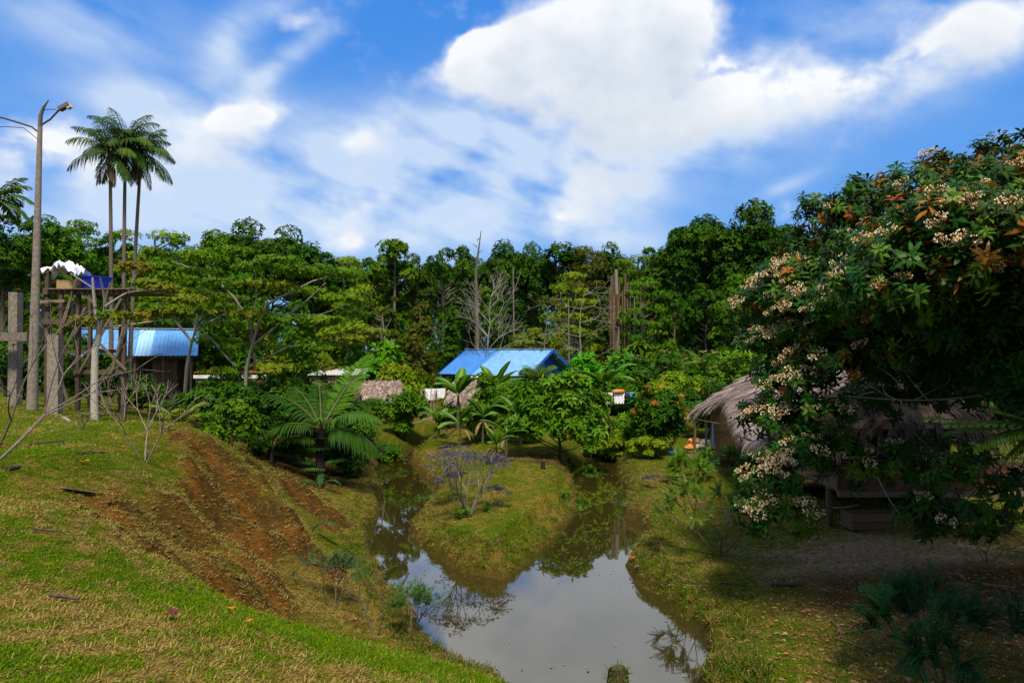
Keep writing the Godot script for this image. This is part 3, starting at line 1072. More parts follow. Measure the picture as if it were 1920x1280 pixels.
# ---------------------------------------------------------------- forest
func build_forest() -> void:
	var rows := [
		# x, distance, top, form, tone, variant, width, name, label
		[5, 40, 392, "airy", "dark", 0, 1.0, "broadleaf_tree", "dark tree at the left picture edge, left of the concrete lamp pole"],
		[75, 43, 398, "dome", "mid", 0, 0.9, "broadleaf_tree", "round green tree just right of the lamp pole, behind the timber tower"],
		[140, 54, 416, "layered", "mid", 0, 0.9, "layered_tree", "layered tree behind the white tarpaulin on the timber tower"],
		[205, 56, 432, "airy", "dark", 1, 0.8, "broadleaf_tree", "thin dark tree behind the trunks of the three tall palms"],
		[280, 55, 436, "layered", "light", 0, 0.95, "layered_tree", "bright layered tree right of the three tall palms"],
		[345, 54, 448, "airy", "mid", 0, 0.9, "broadleaf_tree", "loose green tree above the left blue roof's right end"],
		[405, 50, 428, "dome", "mid", 1, 0.85, "broadleaf_tree", "round mid-green tree, left neighbour of the highest tree of the left forest"],
		[468, 54, 408, "dome", "dark", 0, 0.95, "broadleaf_tree", "highest dark tree of the left forest, above the spreading layered tree"],
		[545, 56, 420, "dome", "dark", 1, 0.85, "broadleaf_tree", "dark round tree at the right end of the left forest's high crown line"],
		[592, 58, 444, "airy", "dark", 2, 0.7, "broadleaf_tree", "small dark crown left of the dip in the forest skyline"],
		[645, 60, 474, "layered", "light", 1, 0.75, "layered_tree", "light green layered crown in the dip of the forest skyline"],
		[703, 66, 452, "airy", "mid", 1, 0.75, "broadleaf_tree", "loose tree rising right of the dip in the forest skyline"],
		[738, 63, 450, "slender", "mid", 0, 0.9, "slender_tree", "slender tree with small round crown, second tree right of the skyline dip"],
		[776, 66, 460, "airy", "olive", 0, 0.75, "broadleaf_tree", "open olive tree with gaps of sky in its crown, third right of the dip"],
		[832, 68, 447, "airy", "mid", 2, 0.8, "broadleaf_tree", "open-crowned tree left of the tall dead spike"],
		[878, 71, 470, "column", "dark", 0, 0.9, "vine_covered_tree", "vine-covered column of a tree just left of the tall dead spike"],
		[945, 72, 447, "dome", "dark", 2, 0.72, "broadleaf_tree", "dark domed tree directly right of the tall dead spike"],
		[1000, 75, 452, "dome", "dark", 0, 0.7, "broadleaf_tree", "second dark domed tree right of the tall dead spike"],
		[1048, 74, 458, "slender", "dark", 0, 1.2, "slender_tree", "dark slender tree above the right end of the central blue roof"],
		[1098, 70, 464, "layered", "olive", 0, 0.75, "layered_tree", "olive layered tree above the bleached bare trees"],
		[1148, 73, 452, "dome", "dark", 1, 0.72, "broadleaf_tree", "dark domed tree above the trunk hung with dead vines"],
		[1192, 66, 484, "layered", "light", 0, 0.75, "layered_tree", "light layered tree right above the trunk hung with dead vines"],
		[1228, 70, 462, "airy", "mid", 0, 0.8, "broadleaf_tree", "loose tree at the left foot of the great dark crown"],
		[1275, 64, 424, "dome", "dark", 0, 0.85, "broadleaf_tree", "dark tree forming the left shoulder of the great dark crown"],
		[1320, 62, 396, "dome", "dark", 2, 0.8, "broadleaf_tree", "tall dark tree left of the great crown's summit"],
		[1378, 60, 368, "cascade", "dark", 0, 0.95, "broadleaf_tree", "great dark tree, highest crown of the right forest"],
		[1432, 60, 388, "dome", "dark", 1, 0.85, "broadleaf_tree", "dark tree right of the great crown's summit"],
		[1480, 57, 424, "airy", "dark", 0, 0.85, "broadleaf_tree", "dark loose tree against the flowering tree's left edge"],
		[1540, 56, 430, "cascade", "dark", 0, 0.8, "broadleaf_tree", "forest tree half hidden behind the flowering tree's upper left"],
		[1640, 55, 425, "cascade", "dark", 0, 0.9, "broadleaf_tree", "forest tree seen only through gaps of the flowering tree"],
		# the lower storey
		[300, 52, 520, "layered", "mid", 1, 1.1, "layered_tree", "low layered tree above the left blue roof"],
		[395, 48, 540, "column", "dark", 1, 1.1, "understorey_tree", "dark leafy tree behind the pale trunks right of the left blue roof"],
		[480, 42, 565, "dome", "mid", 0, 1.2, "understorey_tree", "green tree behind the low shed with the orange roof"],
		[565, 46, 560, "column", "mid", 0, 1.2, "understorey_tree", "bushy tree behind the upright fronds of the big palm"],
		[655, 50, 590, "dome", "light", 0, 1.2, "understorey_tree", "bright green tree above the grey shed roof"],
		[712, 58, 545, "airy", "olive", 1, 0.9, "understorey_tree", "thin olive tree over the leaning pale trunk"],
		[788, 56, 560, "column", "olive", 0, 1.0, "vine_covered_tree", "olive vine-covered tree left of the central blue roof"],
		[842, 61, 572, "column", "mid", 1, 1.0, "understorey_tree", "green tree directly above the left end of the central blue roof"],
		[962, 64, 560, "column", "dark", 2, 1.1, "understorey_tree", "dark tree behind the white-stemmed bare tree"],
		[998, 60, 612, "dome", "light", 1, 1.3, "understorey_tree", "bright rounded tree above the middle of the central blue roof"],
		[1048, 58, 618, "column", "light", 0, 1.1, "understorey_tree", "bright upright tree at the right gable of the central blue roof"],
		[1075, 60, 508, "layered", "light", 2, 0.8, "layered_tree", "yellow-green layered tree behind the bleached bare tree"],
		[1128, 62, 540, "column", "dark", 0, 1.0, "understorey_tree", "dark tree between the bleached bare tree and the vine-hung trunk"],
		[1205, 57, 520, "layered", "mid", 2, 0.8, "layered_tree", "green layered tree right of the trunk hung with dead vines"],
		[1262, 57, 540, "cascade", "mid", 0, 0.8, "understorey_tree", "green tree below the left shoulder of the great dark crown"],
		[1325, 55, 520, "cascade", "dark", 1, 0.8, "understorey_tree", "dark tree below the great dark crown's summit"],
		[1395, 53, 505, "cascade", "mid", 1, 0.8, "understorey_tree", "green tree left of the flowering tree at half its height"],
		[1460, 50, 520, "cascade", "dark", 0, 0.8, "understorey_tree", "dark tree hard against the flowering tree's middle left edge"],
	]
	for q in rows:
		forest_tree(q[0], q[1], q[2], q[3], q[4], q[5], q[6], q[7], q[8])
	# the wood behind, one mass
	var r := RandomNumberGenerator.new()
	r.seed = 501
	var m := leaf_mat("forest_leaf", Color.WHITE, 0.5, 0.45)
	var sets := {}
	for d: float in [78.0, 90.0, 104.0, 120.0]:
		var x := -d * 1.05
		while x < d * 0.95:
			var key := ""
			var pick: Array = [["dome", "dark", 0], ["cascade", "dark", 0], ["column", "mid", 0], ["cascade", "mid", 0], ["dome", "dark", 2]][r.randi() % 5]
			key = "%s %s %d" % pick
			var at := on_ground(x + r.randf_range(-1.5, 1.5), -d + r.randf_range(-3.0, 3.0))
			var px := 960.0 + x / d * FOCAL
			var top := 490.0 + r.randf_range(-12.0, 22.0) - (60.0 if px > 1250 else 0.0) - (22.0 if px < 560 else 0.0)
			var k := (EYE.y - (top - HORIZON) / FOCAL * d - at.y) / 16.0
			if not sets.has(key):
				sets[key] = []
			sets[key].append(Transform3D(Basis(Vector3.UP, r.randf() * TAU).scaled(Vector3(k * 0.9, k, k * 0.9)), at))
			x += 5.2
	var holder := Node3D.new()
	holder.name = "forest"
	holder.set_meta("kind", "stuff")
	holder.set_meta("label", "dense dark wood behind the first row of forest trees")
	holder.set_meta("category", "forest")
	add_child(holder)
	for key in sets:
		var f: PackedStringArray = key.split(" ")
		var g := forest_kind(f[0], f[1], int(f[2]))
		many("crowns", g[1], m, sets[key], PackedColorArray(), holder)
		many("trunks", g[0], bark_mat(), sets[key], PackedColorArray(), holder)
	# undergrowth at the foot of the forest
	var bush := Shape.new()
	for i in 9:
		var dd := any_dir(r)
		clump(bush, Vector3(dd.x * 0.7, 0.75 + dd.y * 0.45, dd.z * 0.7), Vector3(0.5, 0.42, 0.5), 16, 6, 0.26, 0.07, 0.4, GREENS["mid"], r)
	var bm := bush.done()
	var wb := []
	var cb := PackedColorArray()
	for i in 620:
		var d := r.randf_range(46.0, 74.0)
		var px := r.randf_range(-60.0, 1650.0)
		if px > 760 and px < 1110 and d < 63.0:
			continue
		if px < 420.0 and d < 52.0:
			continue
		var at := on_ground((px - 960.0) / FOCAL * d, -d)
		wb.append(Transform3D(Basis(Vector3.UP, r.randf() * TAU).scaled(Vector3.ONE * r.randf_range(0.9, 2.6) * Vector3(1, r.randf_range(0.8, 1.4), 1)), at))
		cb.append(Color(r.randf_range(0.45, 1.5), r.randf_range(0.55, 1.25), r.randf_range(0.6, 1.1)))
	var ub := many("undergrowth", bm, m, wb, cb, self)
	ub.set_meta("kind", "stuff")
	ub.set_meta("label", "tangled undergrowth along the foot of the forest")
	ub.set_meta("category", "undergrowth")
	bare_trees()

func bare_trees() -> void:
	var r := RandomNumberGenerator.new()
	for q in [
		[913, 57, 548, 41, 0.55, 0.16, 5, Color(0.50, 0.47, 0.40), "white-stemmed bare tree with fine upward twigs behind the central blue roof", 0.22],
		[1086, 55, 545, 42, 0.75, 0.0, 4, Color(0.40, 0.35, 0.27), "bleached bare tree with level branches right of the central blue roof", 0.05],
		[1020, 58, 570, 43, 0.7, 0.02, 4, Color(0.25, 0.22, 0.17), "grey half-bare tree above the right part of the central blue roof", 0.05],
	]:
		r.seed = q[3]
		var at := on_ground((q[0] - 960.0) / FOCAL * q[1], -q[1])
		var h: float = EYE.y - (q[2] - HORIZON) / FOCAL * q[1] - at.y
		var o := thing("bare_tree", q[8], "tree", at, 0.0, "bare trees before the forest")
		var s := Shape.new()
		var tips := []
		var trunk := wavy_trunk(h * 0.96, Vector3(0.3, 0, 0), 0.1, r, 8)
		tube(s, trunk, taper(0.12, 0.02, 8), 7, q[7])
		for i in range(3, 9):
			for j in (3 if q[3] == 41 else 2):
				var a := r.randf() * TAU
				fork(s, trunk[i], Vector3(cos(a), q[9] * 5.0, sin(a)).normalized(), h * 0.17 * (1.25 - i * 0.08), 0.034, 3, q[4], q[5], q[7], r, tips, 0.66)
		part("trunk", s.done(), bark_mat(), o)
		var g := Shape.new()
		for t in tips:
			if r.randf() < 0.35:
				rosette(g, t[0], t[1], 4, 0.2, 0.05, 0.8, 0.4, Color(0.10, 0.13, 0.03), r)
		part("crown", g.done(), leaf_mat("forest_leaf"), o)
	# the tall dead spike
	var at2 := on_ground((893.0 - 960.0) / FOCAL * 66.0, -66.0)
	var o2 := thing("dead_tree", "tall dead spike of a trunk standing above the forest skyline", "tree", at2)
	var s2 := Shape.new()
	var hh := EYE.y - (432.0 - HORIZON) / FOCAL * 66.0 - at2.y
	tube(s2, [Vector3(0, -0.2, 0), Vector3(0.1, hh * 0.4, 0), Vector3(-0.05, hh * 0.75, 0), Vector3(0.45, hh, 0)], [0.3, 0.22, 0.14, 0.03], 8, Color(0.20, 0.17, 0.14))
	part("trunk", s2.done(), bark_mat(), o2)
	for q in [[0.72, 0.8], [0.8, -0.9], [0.86, 0.6], [0.9, -0.5], [0.66, -1.0], [0.94, 0.35]]:
		part("broken_branch", pole_mesh(Vector3(0.05, hh * q[0], 0), Vector3(0.1 + q[1], hh * q[0] + 0.35, q[1] * 0.4), 0.05, 0.015, Color(0.20, 0.17, 0.14), 5), bark_mat(), o2)
	# the trunk hung with dead vines
	var at3 := on_ground((1160.0 - 960.0) / FOCAL * 57.0, -57.0)
	var o3 := thing("vine_hung_trunk", "pale trunk hung with a curtain of brown dead vines", "tree", at3)
	var h3 := EYE.y - (505.0 - HORIZON) / FOCAL * 57.0 - at3.y
	part("trunk", pole_mesh(Vector3(0, -0.2, 0), Vector3(-0.2, h3, 0), 0.26, 0.14, Color(0.38, 0.33, 0.28), 9), bark_mat(), o3)
	part("trunk", pole_mesh(Vector3(0.75, -0.2, 0.2), Vector3(0.95, h3 * 0.9, 0), 0.16, 0.09, Color(0.36, 0.32, 0.27), 8), bark_mat(), o3)
	r.seed = 91
	for i in 26:
		var a := Vector3(r.randf_range(-0.75, 0.75), h3 * r.randf_range(0.72, 0.98), r.randf_range(-0.5, 0.6))
		var b := Vector3(a.x + r.randf_range(-0.12, 0.12), h3 * r.randf_range(0.12, 0.42), a.z)
		part("hanging_vine", pole_mesh(a, b, r.randf_range(0.05, 0.11), 0.03, jit(Color(0.24, 0.15, 0.085), r, 0.3), 5), bark_mat(), o3)
	# two leaning pale stems
	for q in [[735, 52, 690, 716, 590, "thin pale trunk leaning left below the olive tree"], [1068, 56, 690, 1066, 560, "thin straight pale pole-like trunk left of the bleached bare tree"], [1188, 56, 690, 1190, 560, "thin grey trunk right of the vine curtain"], [965, 62, 690, 962, 500, "grey slender stem rising behind the white-stemmed bare tree"]]:
		var a := on_ground((q[0] - 960.0) / FOCAL * q[1], -q[1])
		var b := spot(q[3], q[4], q[1])
		var o4 := thing("bare_sapling", q[5], "tree", a, 0.0, "bare stems at the forest edge")
		part("trunk", pole_mesh(Vector3(0, -0.1, 0), b - a, 0.085, 0.05, Color(0.30, 0.27, 0.22), 7), bark_mat(), o4)
		part("twig", pole_mesh((b - a) * 0.8, (b - a) * 0.95 + Vector3(0.7, 0.1, 0.2), 0.04, 0.015, Color(0.42, 0.38, 0.32), 5), bark_mat(), o4)

# ---------------------------------------------------------------- buildings
func wood_mat() -> StandardMaterial3D:
	return grained("weathered_wood", Color.WHITE, 0.88, noise_tex("grain", 512, 0.03, 5, Color(0.55, 0.52, 0.5), Color(1.05, 1.03, 1.0), 21), 2.2, 0.0, Vector3(1.0, 1.0, 0.35))

func concrete_mat() -> StandardMaterial3D:
	return grained("concrete", Color.WHITE, 0.9, noise_tex("concrete", 512, 0.018, 6, Color(0.66, 0.63, 0.6), Color(1.02, 1.0, 0.98), 22), 0.9)

func painted_mat() -> StandardMaterial3D:
	var m := grained("roof_paint", Color.WHITE, 0.38, noise_tex("paint", 512, 0.012, 5, Color(0.80, 0.82, 0.84), Color(1.0, 1.0, 1.0), 23), 0.3)
	return m

func plank(parent: Node3D, called: String, a: Vector3, b: Vector3, w: float, h: float, col: Color) -> MeshInstance3D:
	return part(called, bar_mesh(a, b, w, h, col), wood_mat(), parent)

func round_pole(parent: Node3D, called: String, a: Vector3, b: Vector3, r0: float, r1: float, col: Color) -> MeshInstance3D:
	return part(called, pole_mesh(a, b, r0, r1, col), wood_mat(), parent)

# one ribbed roof sheet: along x its width, along z its run; hangs from its upper edge
func sheet_mesh(w: float, run: float, ribs: int) -> ArrayMesh:
	var s := Shape.new()
	var pts := []
	for i in ribs:
		var x := -w * 0.5 + w * i / ribs
		var e := w / ribs
		pts.append_array([Vector2(x, 0), Vector2(x + e * 0.55, 0), Vector2(x + e * 0.66, 0.03), Vector2(x + e * 0.89, 0.03)])
	pts.append(Vector2(w * 0.5 + 0.01, 0.0))
	for side in 2:
		for i in pts.size() - 1:
			var p: Vector2 = pts[i]
			var q: Vector2 = pts[i + 1]
			var n2 := Vector2(-(q - p).y, (q - p).x).normalized()
			var k := s.v.size()
			var dy := 0.0 if side == 0 else -0.006
			for t in [[p, 0.0], [q, 0.0], [q, run], [p, run]]:
				s.v.append(Vector3(t[0].x, t[0].y + dy, t[1]))
				s.n.append(Vector3(n2.x, n2.y, 0) * (1.0 if side == 0 else -1.0))
				s.c.append(Color.WHITE)
			if side == 0:
				s.ix.append_array(PackedInt32Array([k, k + 1, k + 2, k, k + 2, k + 3]))
			else:
				s.ix.append_array(PackedInt32Array([k, k + 2, k + 1, k, k + 3, k + 2]))
	return s.done()

# metal-roofed house: local x along the ridge, +z towards the viewer's slope
func metal_house(label: String, ridge: Vector3, yaw: float, half: float, run: float, drop: float, tones: Array, clear_at: int) -> Node3D:
	var at := on_ground(ridge.x, ridge.z)
	var rh := ridge.y - at.y
	var o := thing("blue_roofed_house", label, "house", at, yaw, "houses with blue metal roofs")
	var slope := sqrt(run * run + drop * drop)
	var tilt := atan2(drop, run)
	var n := int(half * 2.0 / 0.86)
	var w := half * 2.0 / n
	var roof := part("roof", bar_mesh(Vector3(-half, rh - 0.12, 0), Vector3(half, rh - 0.12, 0), 0.10, 0.12, Color(0.20, 0.14, 0.09)), wood_mat(), o)
	var sm := sheet_mesh(w + 0.02, slope, 4)
	for i in n:
		var x := -half + w * (i + 0.5)
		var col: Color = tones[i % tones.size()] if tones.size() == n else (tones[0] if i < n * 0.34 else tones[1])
		var m := painted_mat()
		var key := "sheet_%d_%d_%d" % [int(col.r * 999), int(col.g * 999), int(col.b * 999)]
		if not mats.has(key):
			mats[key] = m.duplicate()
			mats[key].resource_name = key
			mats[key].albedo_color = col.linear_to_srgb()
		if i == clear_at:
			m = mat("clear_sheet", lin(0.30, 0.52, 0.66), 0.25)
		else:
			m = mats[key]
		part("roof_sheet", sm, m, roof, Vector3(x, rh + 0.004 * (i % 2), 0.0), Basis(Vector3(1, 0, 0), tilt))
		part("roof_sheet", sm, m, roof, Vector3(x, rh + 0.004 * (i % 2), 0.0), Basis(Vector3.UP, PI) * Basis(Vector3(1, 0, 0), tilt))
	# ridge cap
	for i in 4:
		var a := -half + half * 0.5 * i
		part("ridge_cap", bar_mesh(Vector3(a - 0.02, rh + 0.05 + 0.004 * (i % 2), 0), Vector3(a + half * 0.5 + 0.02, rh + 0.05 + 0.004 * (i % 2), 0), 0.34, 0.03, Color(0.55, 0.58, 0.62)), mat("ridge_metal", Color.WHITE, 0.5), roof)
	# rafters, fascia and gable boards
	for e in [-1.0, 1.0]:
		for sd in [-1.0, 1.0]:
			var a := Vector3(half * e, rh - 0.08, 0)
			var b := Vector3(half * e, rh - drop - 0.08, run * sd)
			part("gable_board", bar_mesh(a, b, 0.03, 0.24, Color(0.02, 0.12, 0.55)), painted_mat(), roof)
		# gable infill below the ridge
		var g := Shape.new()
		var gx: float = (half - 0.75) * e
		for t in [Vector3(gx, rh - 0.25, 0), Vector3(gx, rh - drop, run * 0.86), Vector3(gx, rh - drop, -run * 0.86)]:
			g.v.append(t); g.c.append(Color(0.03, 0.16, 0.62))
		g.ix = PackedInt32Array([0, 1, 2])
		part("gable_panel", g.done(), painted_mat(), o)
	for sd in [-1.0, 1.0]:
		plank(o, "eave_beam", Vector3(-half + 0.1, rh - drop - 0.10, (run - 0.35) * sd), Vector3(half - 0.1, rh - drop - 0.10, (run - 0.35) * sd), 0.08, 0.16, Color(0.13, 0.09, 0.06))
		for i in 5:
			var x := lerpf(-half + 0.4, half - 0.4, i / 4.0)
			round_pole(o, "post", Vector3(x, -0.3, (run - 0.35) * sd), Vector3(x, rh - drop - 0.12, (run - 0.35) * sd), 0.09, 0.08, Color(0.16, 0.11, 0.07))
	# board walls, set back under the eaves
	var hw := rh - drop - 0.25
	for side in 2:
		var k := int((half * 2.0 - 1.5) / 0.24)
		for i in k:
			var x := -half + 0.8 + 0.24 * i
			if side == 0 and i % 9 in [4, 5, 6]:
				continue
			plank(o, "wall_board", Vector3(x, 0.0, (run - 0.9) * (1.0 if side == 0 else -1.0)), Vector3(x, hw + fmod(i * 0.37, 0.08), (run - 0.9) * (1.0 if side == 0 else -1.0)), 0.225, 0.025, Color(0.15, 0.095, 0.055) * (0.8 + 0.35 * fmod(i * 0.618, 1.0)))
	return o

# thatch laid over a slope a-b (top edge) to c-d (bottom edge)
var straw_mesh: ArrayMesh
func thatch(parent: Node3D, called: String, a: Vector3, b: Vector3, c: Vector3, d: Vector3, per: float, l: float, seed_: int, tone := Color(0.37, 0.29, 0.25), fringe := true) -> void:
	var r := RandomNumberGenerator.new()
	r.seed = seed_
	# the solid bed under the straws
	var s := Shape.new()
	var n := (c - a).cross(b - a).normalized()
	if n.y < 0.0:
		n = -n
	for t in [a, b, d, c]:
		s.v.append(t - n * 0.03); s.c.append(Color(0.17, 0.12, 0.09))
	for t in [a, b, d, c]:
		s.v.append(t - n * 0.12); s.c.append(Color(0.12, 0.085, 0.06))
	s.ix = PackedInt32Array([0, 1, 2, 0, 2, 3, 4, 6, 5, 4, 7, 6, 0, 4, 1, 1, 4, 5, 2, 6, 3, 3, 6, 7, 1, 5, 2, 2, 5, 6, 0, 3, 4, 3, 7, 4])
	var bed := part(called, s.done(), grained("thatch_bed", Color.WHITE, 1.0, noise_tex("grain", 512, 0.03, 5, Color(0.55, 0.52, 0.5), Color(1.05, 1.03, 1.0), 21), 1.5), parent)
	if straw_mesh == null:
		var st := Shape.new()
		for i in 7:
			var x := r.randf_range(-0.05, 0.05)
			blade(st, Vector3(x, r.randf_range(0.0, 0.02), r.randf_range(-0.1, 0.0)), Vector3(r.randf_range(-0.25, 0.25), r.randf_range(0.0, 0.16), 1.0).normalized(), Vector3.UP, r.randf_range(0.7, 1.15), r.randf_range(0.02, 0.038), 0.05, Color.WHITE * r.randf_range(0.6, 1.2))
		straw_mesh = st.done()
	var area := (a.distance_to(b) + c.distance_to(d)) * 0.25 * (a.distance_to(c) + b.distance_to(d))
	var where := []
	var tint := PackedColorArray()
	for i in int(area * per):
		var u := r.randf()
		var v := r.randf()
		var top := a.lerp(b, u)
		var low := c.lerp(d, u)
		var down := (low - top).normalized()
		if fringe and i % 9 == 0:
			v = r.randf_range(0.95, 1.02)
		var p := top.lerp(low, v) + n * r.randf_range(0.0, 0.03)
		var dn := (down + Vector3(r.randf_range(-0.35, 0.35), r.randf_range(0.0, 0.12), r.randf_range(-0.35, 0.35)) + (Vector3(0, -0.7, 0) * r.randf() if v > 0.93 else Vector3.ZERO)).normalized()
		var x := n.cross(dn).normalized()
		where.append(Transform3D(Basis(x, dn.cross(x), dn).scaled(Vector3(0.75, 1.0, l * r.randf_range(0.8, 1.25))), p))
		var k := r.randf_range(0.55, 1.25)
		tint.append(tone * k if r.randf() < 0.8 else tone * Color(0.66, 0.55, 0.45) * k)
	many("thatch_straws", straw_mesh, mat("straw", Color.WHITE, 0.95, 0.2), where, tint, bed).set_meta("kind", "stuff")

func thatched_hut(label: String, ridge: Vector3, yaw: float, half: float, run: float, drop: float, cap: bool, seed_: int) -> Node3D:
	var at := on_ground(ridge.x, ridge.z)
	var rh := ridge.y - at.y
	var o := thing("thatched_hut", label, "hut", at, yaw, "small thatched huts of the village")
	for sd in [-1.0, 1.0]:
		thatch(o, "roof", Vector3(-half, rh, 0.02 * sd), Vector3(half, rh, 0.02 * sd), Vector3(-half - 0.1, rh - drop, run * sd), Vector3(half + 0.1, rh - drop, run * sd), 90.0, 0.26, seed_ + int(sd))
	if cap:
		part("ridge_cap", bar_mesh(Vector3(-half, rh + 0.07, 0), Vector3(half, rh + 0.07, 0), 0.5, 0.05, Color(0.75, 0.76, 0.76)), mat("ridge_metal", Color.WHITE, 0.5), o)
	for x in [-half + 0.15, 0.0, half - 0.15]:
		for sd in [-1.0, 1.0]:
			round_pole(o, "post", Vector3(x, -0.2, (run - 0.4) * sd), Vector3(x, rh - drop + 0.15, (run - 0.4) * sd), 0.06, 0.055, Color(0.22, 0.16, 0.10))
	for i in int(half * 2.0 / 0.2):
		plank(o, "wall_board", Vector3(-half + 0.15 + 0.2 * i, 0, -run + 0.45), Vector3(-half + 0.15 + 0.2 * i, rh - drop, -run + 0.45), 0.19, 0.02, Color(0.24, 0.17, 0.10) * (0.75 + 0.4 * fmod(i * 0.618, 1.0)))
	return o

func build_village() -> void:
	metal_house("open house with pale blue metal roof in the middle of the village", spot(952, 655, 57.0), deg_to_rad(-37.0), 4.5, 3.5, 2.0, [Color(0.065, 0.24, 0.62), Color(0.19, 0.41, 0.70)], -1)
	metal_house("house with blue metal roof and one clear roof sheet behind the timber tower", spot(262, 617, 46.0), deg_to_rad(22.0), 3.6, 3.0, 1.75, [Color(0.13, 0.35, 0.68), Color(0.13, 0.35, 0.68)], 4)
	thatched_hut("small thatched hut with a white ridge in front of the central blue roof", spot(886, 708, 46.0), deg_to_rad(-15.0), 1.1, 1.6, 1.15, true, 11)
	thatched_hut("small thatched hut half hidden behind the big palm's right fronds", spot(716, 713, 44.0), deg_to_rad(20.0), 1.15, 1.5, 1.2, false, 12)
	# low shed with orange roof and white fascia
	var a := spot(392, 705, 40.0)
	var b := spot(478, 703, 40.0)
	var base := on_ground(a.x, a.z)
	var o := thing("low_shed", "long low shed with an orange roof edge and white fascia behind pale trunks", "shed", base)
	var l := b.x - a.x + 1.6
	var h := a.y - base.y
	for i in 5:
		part("roof_sheet", bar_mesh(Vector3(-0.8 + l * i / 5.0, h + 0.22, 0.0), Vector3(-0.8 + l * (i + 1) / 5.0 + 0.03, h + 0.225 + 0.006 * (i % 2), 0.0), 2.4, 0.05, Color(0.50, 0.12, 0.02) * (0.85 + 0.1 * (i % 3))), painted_mat(), o, Vector3(0, 0, -1.0), Basis(Vector3(1, 0, 0), 0.0))
	part("fascia", bar_mesh(Vector3(-0.8, h - 0.02, 0.24), Vector3(-0.8 + l, h - 0.02, 0.24), 0.04, 0.2, Color(0.72, 0.72, 0.70)), painted_mat(), o)
	for i in int(l / 0.25):
		plank(o, "wall_board", Vector3(-0.7 + 0.25 * i, 0, -0.1), Vector3(-0.7 + 0.25 * i, h - 0.1, -0.1), 0.24, 0.03, Color(0.20, 0.09, 0.04) * (0.8 + 0.3 * fmod(i * 0.618, 1.0)))
	# grey shed
	a = spot(600, 700, 45.0)
	base = on_ground(a.x, a.z)
	o = thing("grey_roofed_shed", "shed with a pale grey sheet roof behind the big palm", "shed", base)
	h = a.y - base.y
	for i in 4:
		part("roof_sheet", sheet_mesh(0.92, 2.2, 5), mat("zinc", lin(0.46, 0.44, 0.42), 0.5), o, Vector3(-0.3 + 0.9 * i, h + 0.25 + 0.006 * (i % 2), -1.9), Basis(Vector3(1, 0, 0), 0.16))
	for i in 13:
		plank(o, "wall_board", Vector3(-0.5 + 0.26 * i, 0, 0), Vector3(-0.5 + 0.26 * i, h - 0.08, 0), 0.25, 0.03, Color(0.42, 0.30, 0.20) * (0.75 + 0.4 * fmod(i * 0.618, 1.0)))
	for x in [-0.6, 2.9]:
		round_pole(o, "post", Vector3(x, -0.2, 0.08), Vector3(x, h, 0.08), 0.06, 0.06, Color(0.2, 0.15, 0.1))
	build_long_house()
	build_tower()
	build_poles()
	build_yard()

